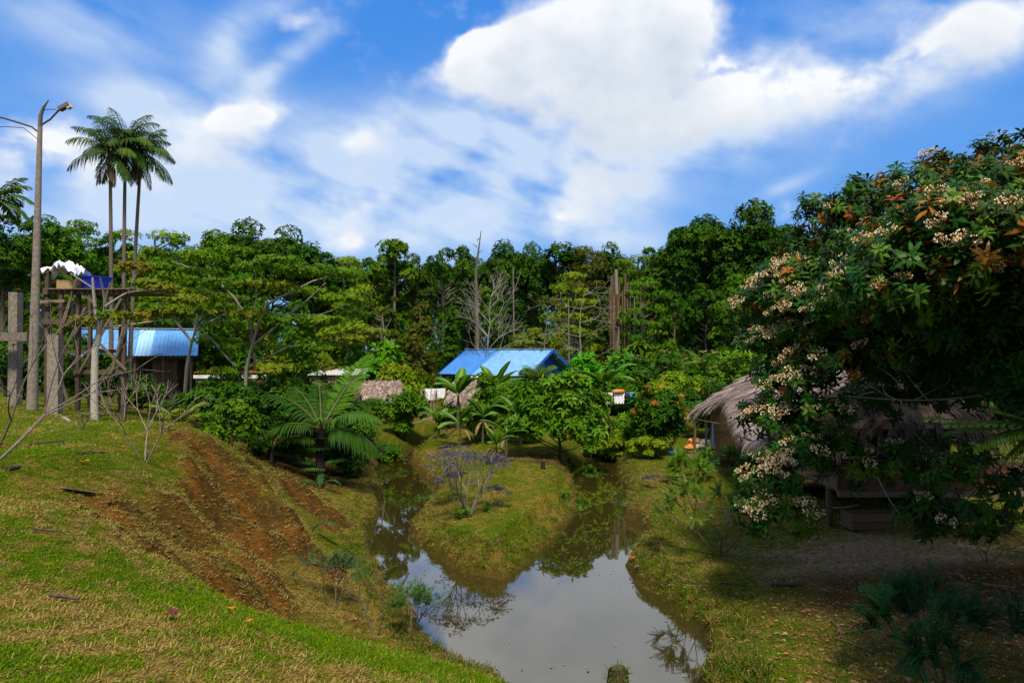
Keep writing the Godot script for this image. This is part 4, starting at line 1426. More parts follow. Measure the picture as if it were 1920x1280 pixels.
func build_long_house() -> void:
	var ground := on_ground(9.6, -24.0)
	var o := thing("stilt_house", "long thatched house on stilts behind the flowering tree", "house", ground)
	var g := ground
	var bamboo := Color(0.46, 0.28, 0.085)
	var r0 := Vector3(11.2, 4.82, -29.6)
	var r1 := Vector3(11.0, 4.88, -20.8)
	var pinkish := Color(0.56, 0.44, 0.42)
	var ra := r0.lerp(r1, 0.17)
	var rb := r0.lerp(r1, 0.86)
	var e0 := Vector3(7.75, 2.72, -29.7)
	var e1 := Vector3(9.0, 3.50, -27.9)
	var e2 := Vector3(7.85, 2.76, -22.4)
	var e3 := Vector3(7.75, 2.70, -20.6)
	thatch(o, "roof", r0 - g, ra - g, e0 - g, e1 - g, 95.0, 0.17, 31, pinkish)
	thatch(o, "roof", ra - g, rb - g, e1 - g, e2 - g, 95.0, 0.18, 35, pinkish)
	thatch(o, "roof", rb - g, r1 - g, e2 - g, e3 - g, 80.0, 0.2, 36, pinkish)
	thatch(o, "roof", r1 - g, r0 - g, Vector3(14.4, 2.5, -20.6) - g, Vector3(14.4, 2.5, -29.4) - g, 14.0, 0.5, 32)
	# the hip over the veranda; its dark thatch colour paints in the tree shade
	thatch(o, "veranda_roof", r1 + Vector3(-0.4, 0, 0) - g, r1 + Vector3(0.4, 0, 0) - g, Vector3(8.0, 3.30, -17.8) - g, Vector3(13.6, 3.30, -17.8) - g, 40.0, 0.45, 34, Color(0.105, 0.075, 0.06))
	part("roof", bar_mesh(r0 + Vector3(0, 0.06, 0) - g, r1 + Vector3(0, 0.06, 0) - g, 0.35, 0.10, Color(0.26, 0.19, 0.15)), wood_mat(), o)
	# floor planks of the house and of the veranda
	for i in 25:
		plank(o, "floor_board", Vector3(8.5, 1.08, -29.4 + 0.32 * i) - g, Vector3(13.6, 1.08, -29.4 + 0.32 * i) - g, 0.30, 0.05, Color(0.16, 0.11, 0.065) * (0.8 + 0.4 * fmod(i * 0.618, 1.0)))
	for i in 12:
		plank(o, "floor_board", Vector3(8.4, 1.66, -21.4 + 0.31 * i) - g, Vector3(13.6, 1.66, -21.4 + 0.31 * i) - g, 0.29, 0.05, Color(0.15, 0.10, 0.06) * (0.8 + 0.4 * fmod(i * 0.618, 1.0)))
	# the wall of split bamboo panels that faces the water
	var wa := Vector3(8.50, 1.11, -29.3)
	var wb := Vector3(9.45, 1.11, -25.0)
	for i in 8:
		var p := wa.lerp(wb, (i + 0.5) / 8.0)
		var wl := wa.distance_to(wb) / 8.0 - 0.012
		var hgt := 1.95 + 0.3 * i / 8.0
		var ws := Shape.new()
		box(ws, Transform3D(Basis(Vector3.UP, atan2(-(wb - wa).z, (wb - wa).x)), p + Vector3(0, hgt * 0.5, 0) - g), Vector3(wl, hgt, 0.03), jit_tone(bamboo, i))
		part("wall_panel", ws.done(), wood_mat(), o)
	for y in [0.04, 0.82, 1.6]:
		round_pole(o, "batten", wa + Vector3(-0.05, y, 0) - g, wb + Vector3(-0.05, y, 0) - g, 0.035, 0.03, Color(0.30, 0.21, 0.09))
	for t in [0.0, 0.5, 1.0]:
		round_pole(o, "post", wa.lerp(wb, t) + Vector3(-0.06, -0.8, 0) - g, wa.lerp(wb, t) + Vector3(-0.06, 2.0 + 0.3 * t, 0) - g, 0.06, 0.055, Color(0.26, 0.18, 0.08))
	round_pole(o, "post", Vector3(7.75, ground_y(7.75, -29.4) - 0.3, -29.4) - g, Vector3(7.75, 2.6, -29.4) - g, 0.06, 0.05, Color(0.22, 0.15, 0.08))
	round_pole(o, "hanging_rail", Vector3(7.75, 2.36, -29.4) - g, Vector3(8.5, 2.30, -27.6) - g, 0.02, 0.02, Color(0.25, 0.18, 0.09))
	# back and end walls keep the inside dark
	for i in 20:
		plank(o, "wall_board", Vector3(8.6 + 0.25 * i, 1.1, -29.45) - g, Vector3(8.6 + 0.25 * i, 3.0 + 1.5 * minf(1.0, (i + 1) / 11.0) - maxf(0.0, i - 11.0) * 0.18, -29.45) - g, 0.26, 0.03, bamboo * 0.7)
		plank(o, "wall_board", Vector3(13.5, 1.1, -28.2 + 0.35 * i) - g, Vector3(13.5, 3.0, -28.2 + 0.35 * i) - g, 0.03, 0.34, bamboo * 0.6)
	# stilts
	for z in [-28.0, -25.2, -22.4, -18.4]:
		for x in [8.4, 11.0, 13.3]:
			round_pole(o, "stilt", Vector3(x, ground_y(x, z) - 0.3, z) - g, Vector3(x, 1.06 if z < -20.0 else 1.64, z) - g, 0.09, 0.085, Color(0.15, 0.105, 0.065))
	# veranda: boards below, rail above, roof posts
	for i in 27:
		var x := 8.4 + 0.19 * i
		plank(o, "veranda_board", Vector3(x, 1.72, -17.75) - g, Vector3(x, 2.36 + 0.03 * fmod(i * 0.618, 1.0), -17.75) - g, 0.165, 0.03, Color(0.17, 0.07, 0.035) * (0.7 + 0.5 * fmod(i * 0.37, 1.0)))
	round_pole(o, "rail", Vector3(8.3, 2.53, -17.72) - g, Vector3(13.7, 2.56, -17.72) - g, 0.05, 0.045, Color(0.24, 0.17, 0.10))
	plank(o, "edge_beam", Vector3(8.3, 1.62, -17.68) - g, Vector3(13.7, 1.62, -17.68) - g, 0.08, 0.14, Color(0.21, 0.15, 0.10))
	for x in [8.4, 10.2, 11.6, 12.1, 13.6]:
		round_pole(o, "post", Vector3(x, 1.6, -17.85) - g, Vector3(x, 3.42, -17.85) - g, 0.06, 0.055, Color(0.18, 0.13, 0.08))
	# ladder of planks up to the door side
	var la := ground_at(1448, 895)
	var lb := Vector3(8.6, 1.12, -25.0)
	var off := Vector3(0.55, 0, 0.25)
	var ladder := part("ladder", bar_mesh(la - g, lb - g, 0.08, 0.12, Color(0.24, 0.17, 0.10)), wood_mat(), o)
	plank(ladder, "side_rail", la + off - g, lb + off - g, 0.08, 0.12, Color(0.24, 0.17, 0.10))
	for i in 6:
		var p := la.lerp(lb, (i + 0.6) / 6.5) - g + Vector3(0, 0.07, 0)
		plank(ladder, "rung", p - off * 0.08, p + off * 1.08, 0.16, 0.03, Color(0.27, 0.19, 0.12))

func jit_tone(c: Color, i: int) -> Color:
	return c * (0.78 + 0.4 * fmod(i * 0.618, 1.0))

func build_tower() -> void:
	var wood := Color(0.13, 0.095, 0.07)
	var g := on_ground((165.0 - 960.0) / FOCAL * 23.5, -23.5)
	var o := thing("timber_tower", "rough timber platform tower with diagonal braces behind the concrete columns", "tower", g)
	var dn := 22.6
	var df := 25.2
	var py := 545.0
	for q in [[88, dn, 512], [146, dn, 520], [232, dn, 540], [114, df, 548], [168, df, 545], [226, df, 545]]:
		var top := spot(q[0], q[2], q[1])
		var foot := on_ground(top.x, top.z)
		part("post", bar_mesh(foot - g - Vector3(0, 0.3, 0), top - g, 0.12, 0.12, jit_tone(wood, q[0])), wood_mat(), o)
	# platform: two bearers and a deck of boards
	for d in [dn - 0.06, df]:
		plank(o, "bearer", spot(80, py + 2, d) - g, spot(244, py + 2, d) - g, 0.12, 0.17, wood * 1.1)
	for i in 15:
		var p := spot(84.0 + 11.0 * i, py - 4, dn - 0.35)
		plank(o, "deck_board", p - g, Vector3(p.x, p.y + 0.01, -df - 0.3) - g, 0.175, 0.035, jit_tone(Color(0.27, 0.21, 0.16), i))
	plank(o, "rail", spot(76, 603, dn - 0.1) - g, spot(150, 602, dn - 0.1) - g, 0.07, 0.16, wood * 1.2)
	plank(o, "rail", spot(70, 566, dn - 0.2) - g, spot(120, 564, dn - 0.2) - g, 0.06, 0.09, Color(0.32, 0.26, 0.19))
	plank(o, "rail", spot(138, 697, dn - 0.1) - g, spot(234, 697, dn - 0.1) - g, 0.07, 0.13, wood * 1.1)
	plank(o, "rail", spot(112, 660, df) - g, spot(232, 658, df) - g, 0.07, 0.13, wood)
	for q in [[84, 620, 128, 755], [116, 664, 160, 575], [182, 640, 236, 694], [150, 548, 176, 568], [210, 694, 232, 610], [118, 600, 142, 522], [150, 694, 226, 560]]:
		plank(o, "brace", spot(q[0], q[1], dn - 0.2) - g, spot(q[2], q[3], dn - 0.2) - g, 0.04, 0.075, Color(0.22, 0.17, 0.12))
	# what stands on it
	var deck := spot(150, py - 4, dn - 0.35).y + 0.02
	var s := Shape.new()
	tub(s, 0.42, 0.52, 0.46, 0.03)
	single("blue_tub", s.done(), mat("blue_plastic", lin(0.012, 0.03, 0.42), 0.35), "dark blue plastic tub standing on the timber tower", "tub", Vector3(spot(176, 540, 23.3).x, deck, -23.3))
	s = Shape.new()
	box(s, Transform3D(Basis(), Vector3(0, 0.16, 0)), Vector3(0.66, 0.30, 0.5), Color(0.36, 0.24, 0.12))
	box(s, Transform3D(Basis(Vector3(0, 0, 1), 0.5), Vector3(-0.42, 0.27, 0)), Vector3(0.24, 0.012, 0.5), Color(0.40, 0.27, 0.14))
	box(s, Transform3D(Basis(Vector3(0, 0, 1), -0.4), Vector3(0.44, 0.27, 0)), Vector3(0.24, 0.012, 0.5), Color(0.40, 0.27, 0.14))
	single("cardboard_box", s.done(), mat("card", Color.WHITE, 0.9), "open tan carton on the timber tower beneath the white tarpaulin", "box", Vector3(spot(132, 540, 23.0).x, deck, -23.0))
	# tarpaulin: a crumpled white sheet over the box
	s = Shape.new()
	var n := FastNoiseLite.new()
	n.seed = 4; n.frequency = 0.9
	var cx := spot(138, 510, 23.4)
	for j in 15:
		for i in 19:
			var u := i / 18.0 - 0.5
			var v := j / 14.0 - 0.5
			var y := 0.42 - absf(u) * 0.5 - v * v * 0.5 + n.get_noise_2d(u * 6.0, v * 5.0) * 0.30
			s.v.append(Vector3(u * 1.25, y, v * 0.9 + n.get_noise_2d(u * 5.0 + 9.0, v * 4.0) * 0.1)); s.c.append(Color.WHITE)
	for j in 14:
		for i in 18:
			var k := j * 19 + i
			s.ix.append_array(PackedInt32Array([k, k + 1, k + 19, k + 1, k + 20, k + 19]))
	single("tarpaulin", s.done(), mat("white_sheet", lin(0.74, 0.75, 0.76), 0.5), "crumpled white tarpaulin heaped on top of the timber tower", "tarpaulin", Vector3(cx.x, deck + 0.46, -22.9))

func tub(s: Shape, r0: float, r1: float, h: float, t: float) -> void:
	var prof := [Vector2(0.001, 0.01), Vector2(r0, 0.0), Vector2(lerpf(r0, r1, 0.5), h * 0.5), Vector2(r1, h), Vector2(r1 + t, h), Vector2(r1 + t, h - 0.03), Vector2(r1 - 0.01, h - 0.03), Vector2(r0 - 0.03, 0.04), Vector2(0.001, 0.04)]
	var seg := 20
	for k in prof.size() - 1:
		var i0 := s.v.size()
		for j in seg + 1:
			var a := TAU * j / seg
			for q in 2:
				s.v.append(Vector3(cos(a) * prof[k + q].x, prof[k + q].y, sin(a) * prof[k + q].x)); s.c.append(Color.WHITE)
		for j in seg:
			s.ix.append_array(PackedInt32Array([i0 + j * 2, i0 + j * 2 + 2, i0 + j * 2 + 1, i0 + j * 2 + 1, i0 + j * 2 + 2, i0 + j * 2 + 3]))

func build_poles() -> void:
	var con := Color(0.30, 0.265, 0.225)
	# the lamp pole
	var foot := on_ground((60.0 - 960.0) / FOCAL * 20.0, -20.0)
	var o := thing("lamp_pole", "tall tapering concrete lamp pole with curved arms at the left edge", "lamp post", foot)
	var top := spot(71, 236, 20.0) - foot
	var s := Shape.new()
	var pts := []
	for i in 9:
		pts.append(Vector3(0, -0.3, 0).lerp(top, i / 8.0))
	tube(s, pts, taper(0.15, 0.062, 8), 14, con)
	part("pole", s.done(), concrete_mat(), o)
	var dark := Color(0.05, 0.045, 0.045)
	s = Shape.new()
	tube(s, [spot(71, 237, 20) - foot, spot(72, 215, 20) - foot, spot(77, 200, 20) - foot, spot(87, 185, 20) - foot], [0.06, 0.055, 0.04, 0.012], 9, Color(0.10, 0.085, 0.08))
	part("pole_tip", s.done(), mat("iron", Color.WHITE, 0.55), o)
	for q in [[[68, 246], [55, 236], [30, 228], [0, 219], [-70, 213]], [[73, 233], [90, 222], [105, 206], [118, 201]], [[74, 206], [85, 203], [97, 203], [106, 206]], [[70, 262], [40, 238], [10, 236], [-60, 236]]]:
		s = Shape.new()
		var pp := []
		for t in q:
			pp.append(spot(t[0], t[1], 20.0) - foot)
		var rr := []
		for i in pp.size():
			rr.append(0.026 if q[0][0] in [68, 73] else 0.011)
		tube(s, pp, rr, 7, dark)
		part("arm", s.done(), mat("iron", Color.WHITE, 0.55), o)
	s = Shape.new()
	box(s, Transform3D(Basis(Vector3(0, 0, 1), 0.5), spot(117, 198, 20) - foot), Vector3(0.34, 0.10, 0.17), Color(0.12, 0.11, 0.11))
	box(s, Transform3D(Basis(Vector3(0, 0, 1), 0.5), spot(125, 197, 20) - foot), Vector3(0.12, 0.14, 0.13), Color(0.5, 0.42, 0.36))
	part("lamp_head", s.done(), mat("iron", Color.WHITE, 0.55), o)
	var collar := Shape.new()
	tube(collar, [spot(59, 518, 20) - foot, spot(59, 514, 20) - foot], [0.125, 0.125], 14, dark)
	part("collar", collar.done(), mat("iron", Color.WHITE, 0.55), o)
	# unfinished concrete frame: column and beam; and the short column in front
	var f2 := on_ground((28.0 - 960.0) / FOCAL * 21.5, -21.5)
	o = thing("concrete_frame", "unfinished concrete column with a level beam behind the lamp pole", "column", f2)
	s = Shape.new()
	box(s, Transform3D(Basis(), (spot(28, 548, 21.5) - f2) * 0.5 * Vector3(0, 1, 0) + Vector3(0, -0.1, 0)), Vector3(0.27, (spot(28, 548, 21.5) - f2).y + 0.2, 0.27), con * 0.95)
	part("column", s.done(), concrete_mat(), o)
	part("beam", bar_mesh(spot(-60, 631, 20.9) - f2, spot(54, 631, 20.9) - f2, 0.24, 0.26, con * 0.75), concrete_mat(), o)
	var f3 := on_ground((103.0 - 960.0) / FOCAL * 19.4, -19.4)
	s = Shape.new()
	var h3 := (spot(103, 629, 19.4) - f3).y
	var ring := []
	for y in [-0.2, 0.02, h3 - 0.03, h3]:
		ring.append(y)
	tube(s, [Vector3(0, -0.2, 0), Vector3(0, 0.4, 0), Vector3(0, h3 - 0.02, 0), Vector3(0, h3, 0)], [0.2, 0.2, 0.2, 0.185], 4, con * 1.05)
	var flat := Shape.new()
	box(flat, Transform3D(Basis(), Vector3(0, h3 * 0.5 - 0.1, 0)), Vector3(0.29, h3 + 0.2, 0.29), con * 1.05)
	box(flat, Transform3D(Basis(), Vector3(0.0, h3 + 0.012, 0.0)), Vector3(0.25, 0.03, 0.25), con * 0.9)
	single("concrete_column", flat.done(), concrete_mat(), "short square concrete column standing alone right of the lamp pole", "column", f3, 0.12)

func build_yard() -> void:
	var r := RandomNumberGenerator.new()
	r.seed = 61
	var pale := Color(0.42, 0.36, 0.28)
	# leaning bamboo paling
	var g := on_ground((806.0 - 960.0) / FOCAL * 42.0, -42.0)
	var o := thing("bamboo_fence", "pale bamboo paling by the landing left of the banana plants", "fence", g)
	for i in 9:
		var px := 792.0 + i * 3.6
		var a := on_ground((px - 960.0) / FOCAL * 42.0, -42.0 + r.randf_range(-0.2, 0.2))
		round_pole(o, "pale", a - g - Vector3(0, 0.1, 0), a - g + Vector3(r.randf_range(-0.25, 0.1), r.randf_range(1.5, 2.1), 0), 0.03, 0.025, jit(pale, r, 0.2))
	for y in [0.45, 1.2]:
		round_pole(o, "rail", Vector3(-0.55, y, 0.06), Vector3(0.6, y + 0.1, 0.06), 0.03, 0.03, pale)
	for q in [[770, 800, 815, 780, 40.0, "pale board lying aslant below the bamboo paling"], [868, 775, 915, 772, 41.0, "level rail of the footbridge behind the banana plants"], [872, 786, 900, 784, 40.0, "low plank under the footbridge rail"]]:
		var a := spot(q[0], q[1], q[4])
		var b := spot(q[2], q[3], q[4])
		a.y = maxf(a.y, ground_y(a.x, a.z) + 0.06); b.y = maxf(b.y, ground_y(b.x, b.z) + 0.06)
		var t := thing("footbridge_rail" if q[0] == 868 else "board", q[5], "board", (a + b) * 0.5)
		part("bar", bar_mesh(a - t.position, b - t.position, 0.12, 0.05, pale), wood_mat(), t)
		for e in [a, b]:
			part("post", pole_mesh(Vector3(e.x, ground_y(e.x, e.z) - 0.2, e.z) - t.position, e - t.position + Vector3(0, 0.08, 0), 0.04, 0.035, pale * 0.8), wood_mat(), t)
	# cloths on lines
	line_with(spot(796, 728, 44.0), spot(836, 727, 44.0), "washing line with white sheets behind the bamboo paling", [[0.02, 0.5, 0.75, Color(0.74, 0.75, 0.76), "large white sheet on the line behind the bamboo paling"], [0.55, 0.42, 0.6, Color(0.70, 0.72, 0.75), "smaller white cloth beside the large sheet behind the paling"]], r)
	line_with(spot(1126, 735, 42.0), spot(1192, 735, 42.0), "washing line with white and teal cloths right of the leafy island tree", [[0.08, 0.27, 0.72, Color(0.74, 0.75, 0.77), "first white cloth on the line right of the island tree"], [0.38, 0.30, 0.66, Color(0.76, 0.76, 0.78), "second white cloth on the line right of the island tree"], [0.70, 0.11, 0.3, Color(0.05, 0.03, 0.15), "small dark purple cloth on the right washing line"], [0.83, 0.12, 0.55, Color(0.02, 0.36, 0.36), "teal cloth at the right end of the right washing line"]], r)
	# orange bundle over the line
	var s := Shape.new()
	cushion(s, Vector3(0.42, 0.12, 0.2), Color(0.62, 0.22, 0.05), 3)
	single("orange_bundle", s.done(), mat("cloth", Color.WHITE, 0.95), "orange folded blanket draped over the right washing line", "blanket", spot(1160, 733, 42.0))
	# the heap of things beside the entrance of the long house
	var hp := ground_at(1303, 862)
	var stand := thing("wood_rack", "low rough bench loaded with clothes at the long house entrance", "bench", hp)
	for i in 4:
		plank(stand, "slat", Vector3(-0.5, 0.42, -0.25 + 0.17 * i), Vector3(0.6, 0.42, -0.25 + 0.17 * i), 0.14, 0.03, Color(0.2, 0.13, 0.08))
	for x in [-0.4, 0.5]:
		for z in [-0.2, 0.2]:
			round_pole(stand, "leg", Vector3(x, -0.1, z), Vector3(x, 0.42, z), 0.03, 0.03, Color(0.16, 0.11, 0.07))
	for q in [[-0.25, 0.52, 0.1, 0.26, 0.13, Color(0.55, 0.20, 0.04), "orange cloth bundle on the bench at the house entrance"], [0.12, 0.56, 0.0, 0.3, 0.15, Color(0.60, 0.48, 0.36), "cream cloth bundle on the bench at the house entrance"], [0.0, 0.78, -0.05, 0.28, 0.14, Color(0.62, 0.30, 0.08), "upper orange cloth bundle on the heap at the house entrance"], [0.38, 0.72, 0.1, 0.24, 0.16, Color(0.55, 0.50, 0.45), "pale cloth on the heap nearest the doorway"], [-0.3, 0.12, 0.2, 0.25, 0.16, Color(0.14, 0.08, 0.05), "dark brown bundle under the bench at the house entrance"]]:
		s = Shape.new()
		cushion(s, Vector3(q[3], q[4], q[3] * 0.8), q[5], int(q[0] * 100))
		single("cloth_bundle", s.done(), mat("cloth", Color.WHITE, 0.95), q[6], "cloth", hp + Vector3(q[0], q[1], q[2]), q[0] * 5.0, "clothes heaped at the house entrance")
	for q in [[1318, 790, 0.34, 1.25, Color(0.02, 0.025, 0.05), "dark blue garment hanging at the long house doorway"], [1326, 800, 0.2, 1.0, Color(0.04, 0.07, 0.22), "blue garment hanging nearest the bamboo wall"]]:
		s = Shape.new()
		drape(s, q[2], q[3], q[4], int(q[0]))
		single("hanging_garment", s.done(), mat("cloth", Color.WHITE, 0.95), q[5], "garment", Vector3(7.75, 2.36, -29.4).lerp(Vector3(8.5, 2.30, -27.6), 0.38 if q[0] == 1318 else 0.6), 1.1)
	for q in [[1264, 848, 0.26, Color(0.01, 0.12, 0.55), "bright blue basin on the bank left of the long house"], [1332, 868, 0.2, Color(0.01, 0.14, 0.60), "small blue basin below the bamboo wall"]]:
		s = Shape.new()
		tub(s, q[2] * 0.7, q[2], 0.2, 0.02)
		single("blue_basin", s.done(), mat("basin_%d" % q[0], q[3].linear_to_srgb(), 0.35), q[4], "basin", ground_at(q[0], q[1] + 6), 0.0, "blue basins by the long house")
	# stacked planks on the ground before the veranda
	var pp := ground_at(1660, 992)
	o = thing("plank_box", "low box of rough planks on the ground before the veranda", "box", pp, 0.04)
	for k in 2:
		for i in 2:
			plank(o, "plank", Vector3(-0.85, 0.10 + 0.2 * k, -0.5 * i), Vector3(0.95, 0.10 + 0.2 * k, -0.5 * i), 0.04, 0.185, jit_tone(Color(0.19, 0.125, 0.06), i + 3 * k))
	for x in [-0.88, 0.98]:
		for k in 2:
			plank(o, "end_plank", Vector3(x, 0.10 + 0.2 * k, 0.05), Vector3(x, 0.10 + 0.2 * k, -0.55), 0.04, 0.185, Color(0.16, 0.11, 0.06))
	# loose timber on the lawn
	for q in [[118, 923, 178, 937, 0.11, 0.02, Color(0.36, 0.22, 0.12), "short brown board lying on the left lawn"], [150, 784, 218, 781, 0.05, 0.05, Color(0.30, 0.22, 0.16), "pale pole lying behind the lichen-white trunk"], [118, 786, 130, 794, 0.07, 0.05, Color(0.45, 0.36, 0.3), "short cut log end beside the short concrete column"], [312, 806, 376, 809, 0.08, 0.04, Color(0.26, 0.19, 0.15), "grey plank lying left of the round bush"], [45, 841, 120, 832, 0.03, 0.02, Color(0.24, 0.18, 0.14), "thin stick lying on the lawn at far left"]]:
		var a := ground_at(q[0], q[1])
		var b := ground_at(q[2], q[3])
		var t := (a + b) * 0.5
		var sh := Shape.new()
		box(sh, bar_frame(a - t + Vector3(0, 0.05, 0), b - t + Vector3(0, 0.05, 0)), Vector3(q[4], q[5], a.distance_to(b)), q[6])
		box(sh, bar_frame((a - t) * 0.98 + Vector3(0, 0.05 + q[5] * 0.5, 0), (b - t) * 0.98 + Vector3(0, 0.05 + q[5] * 0.5, 0)), Vector3(q[4] * 0.86, 0.006, a.distance_to(b) * 0.97), q[6] * 1.1)
		single("loose_board", sh.done(), wood_mat(), q[7], "board", t, 0.0, "loose timber on the lawn")

func cushion(s: Shape, rad: Vector3, col: Color, seed_: int) -> void:
	var n := FastNoiseLite.new()
	n.seed = seed_; n.frequency = 1.3
	for j in 9:
		var p := PI * j / 8.0
		for i in 13:
			var a := TAU * i / 12.0
			var d := Vector3(sin(p) * cos(a), cos(p), sin(p) * sin(a))
			s.v.append(d * rad * (1.0 + n.get_noise_3d(d.x * 1.6, d.y * 1.6, d.z * 1.6) * 0.55))
			s.c.append(col)
	for j in 8:
		for i in 12:
			var k := j * 13 + i
			s.ix.append_array(PackedInt32Array([k, k + 1, k + 13, k + 1, k + 14, k + 13]))

func drape(s: Shape, w: float, h: float, col: Color, seed_: int) -> void:
	var n := FastNoiseLite.new()
	n.seed = seed_; n.frequency = 1.1
	for j in 11:
		for i in 13:
			var u := i / 12.0 - 0.5
			var v := j / 10.0
			s.v.append(Vector3(u * w * (1.0 - 0.12 * v) + n.get_noise_2d(u * 3.0, v * 2.0) * 0.04, -v * h + n.get_noise_1d(u * 4.0) * 0.04 * v, sin(u * 19.0 + n.get_noise_1d(v * 2.0) * 2.0) * 0.035 * (0.3 + v)))
			s.c.append(col)
	for j in 10:
		for i in 12:
			var k := j * 13 + i
			s.ix.append_array(PackedInt32Array([k, k + 1, k + 13, k + 1, k + 14, k + 13]))

func line_with(a: Vector3, b: Vector3, label: String, cloths: Array, r: RandomNumberGenerator) -> void:
	var o := thing("washing_line", label, "washing line", on_ground(a.x, a.z), 0.0, "washing lines of the village")
	var g := o.position
	var s := Shape.new()
	tube(s, bend(a - g, b - g, Vector3(0, -0.08, 0), 6), taper(0.008, 0.008, 6), 5, Color(0.5, 0.5, 0.48))
	part("line", s.done(), mat("cloth", Color.WHITE, 0.95), o)
	for e in [a, b]:
		round_pole(o, "post", Vector3(e.x, ground_y(e.x, e.z) - 0.2, e.z) - g, e - g + Vector3(0, 0.1, 0), 0.04, 0.035, Color(0.28, 0.21, 0.14))
	for q in cloths:
		var sh := Shape.new()
		var w: float = q[1] * a.distance_to(b)
		drape(sh, w, q[2], q[3], int(q[0] * 100) + int(a.x * 10))
		single("cloth", sh.done(), mat("cloth", Color.WHITE, 0.95), q[4], "cloth", a.lerp(b, q[0] + q[1] * 0.5) + Vector3(0, -0.03, 0.02), 0.0, "cloths on the washing lines")

# ---------------------------------------------------------------- garden and banks
# a broadleaf bush or small tree from rounded clumps given in the plant's own metres
func leafy(called: String, label: String, category: String, at: Vector3, seed_: int, trunk: Array, r0: float, clumps: Array, tufts: int, leaves: int, l: float, w: float, droop: float, cols: Array, bark: Color, group := "", gloss := 0.4) -> Node3D:
	var o := thing(called, label, category, at, 0.0, group)
	var m := tree_meshes(seed_, trunk, r0, clumps, tufts, leaves, l, w, droop, cols, bark)
	part("trunk", m[0], bark_mat(), o)
	part("crown", m[1], leaf_mat("garden_leaf_%d" % int(gloss * 100), Color.WHITE, gloss, 0.5), o)
	return o

func ball_clumps(n: int, rx: float, y0: float, ry: float, k: float, seed_: int) -> Array:
	var r := RandomNumberGenerator.new()
	r.seed = seed_
	var out := []
	for i in n:
		var d := any_dir(r)
		out.append([Vector3(d.x * rx * 0.72, y0 + d.y * ry * 0.72, d.z * rx * 0.72), Vector3(rx, ry, rx) * k * r.randf_range(0.8, 1.25)])
	return out

func stems_of(n: int, h: float, spread: float, rad: float, col: Color, seed_: int) -> Array:
	var r := RandomNumberGenerator.new()
	r.seed = seed_
	var s := Shape.new()
	var tips := []
	for i in n:
		var a := TAU * i / n + r.randf()
		fork(s, Vector3(cos(a) * 0.04, -0.05, sin(a) * 0.04), Vector3(cos(a) * spread, 1.0, sin(a) * spread).normalized(), h, rad, 3, 0.55, 0.12, col, r, tips, 0.66)
	return [s, tips, r]

func build_garden() -> void:
	var r := RandomNumberGenerator.new()
	r.seed = 808
	island_plants(r)
	left_bank(r)
	middle_distance(r)
	right_bank(r)
	small_things(r)

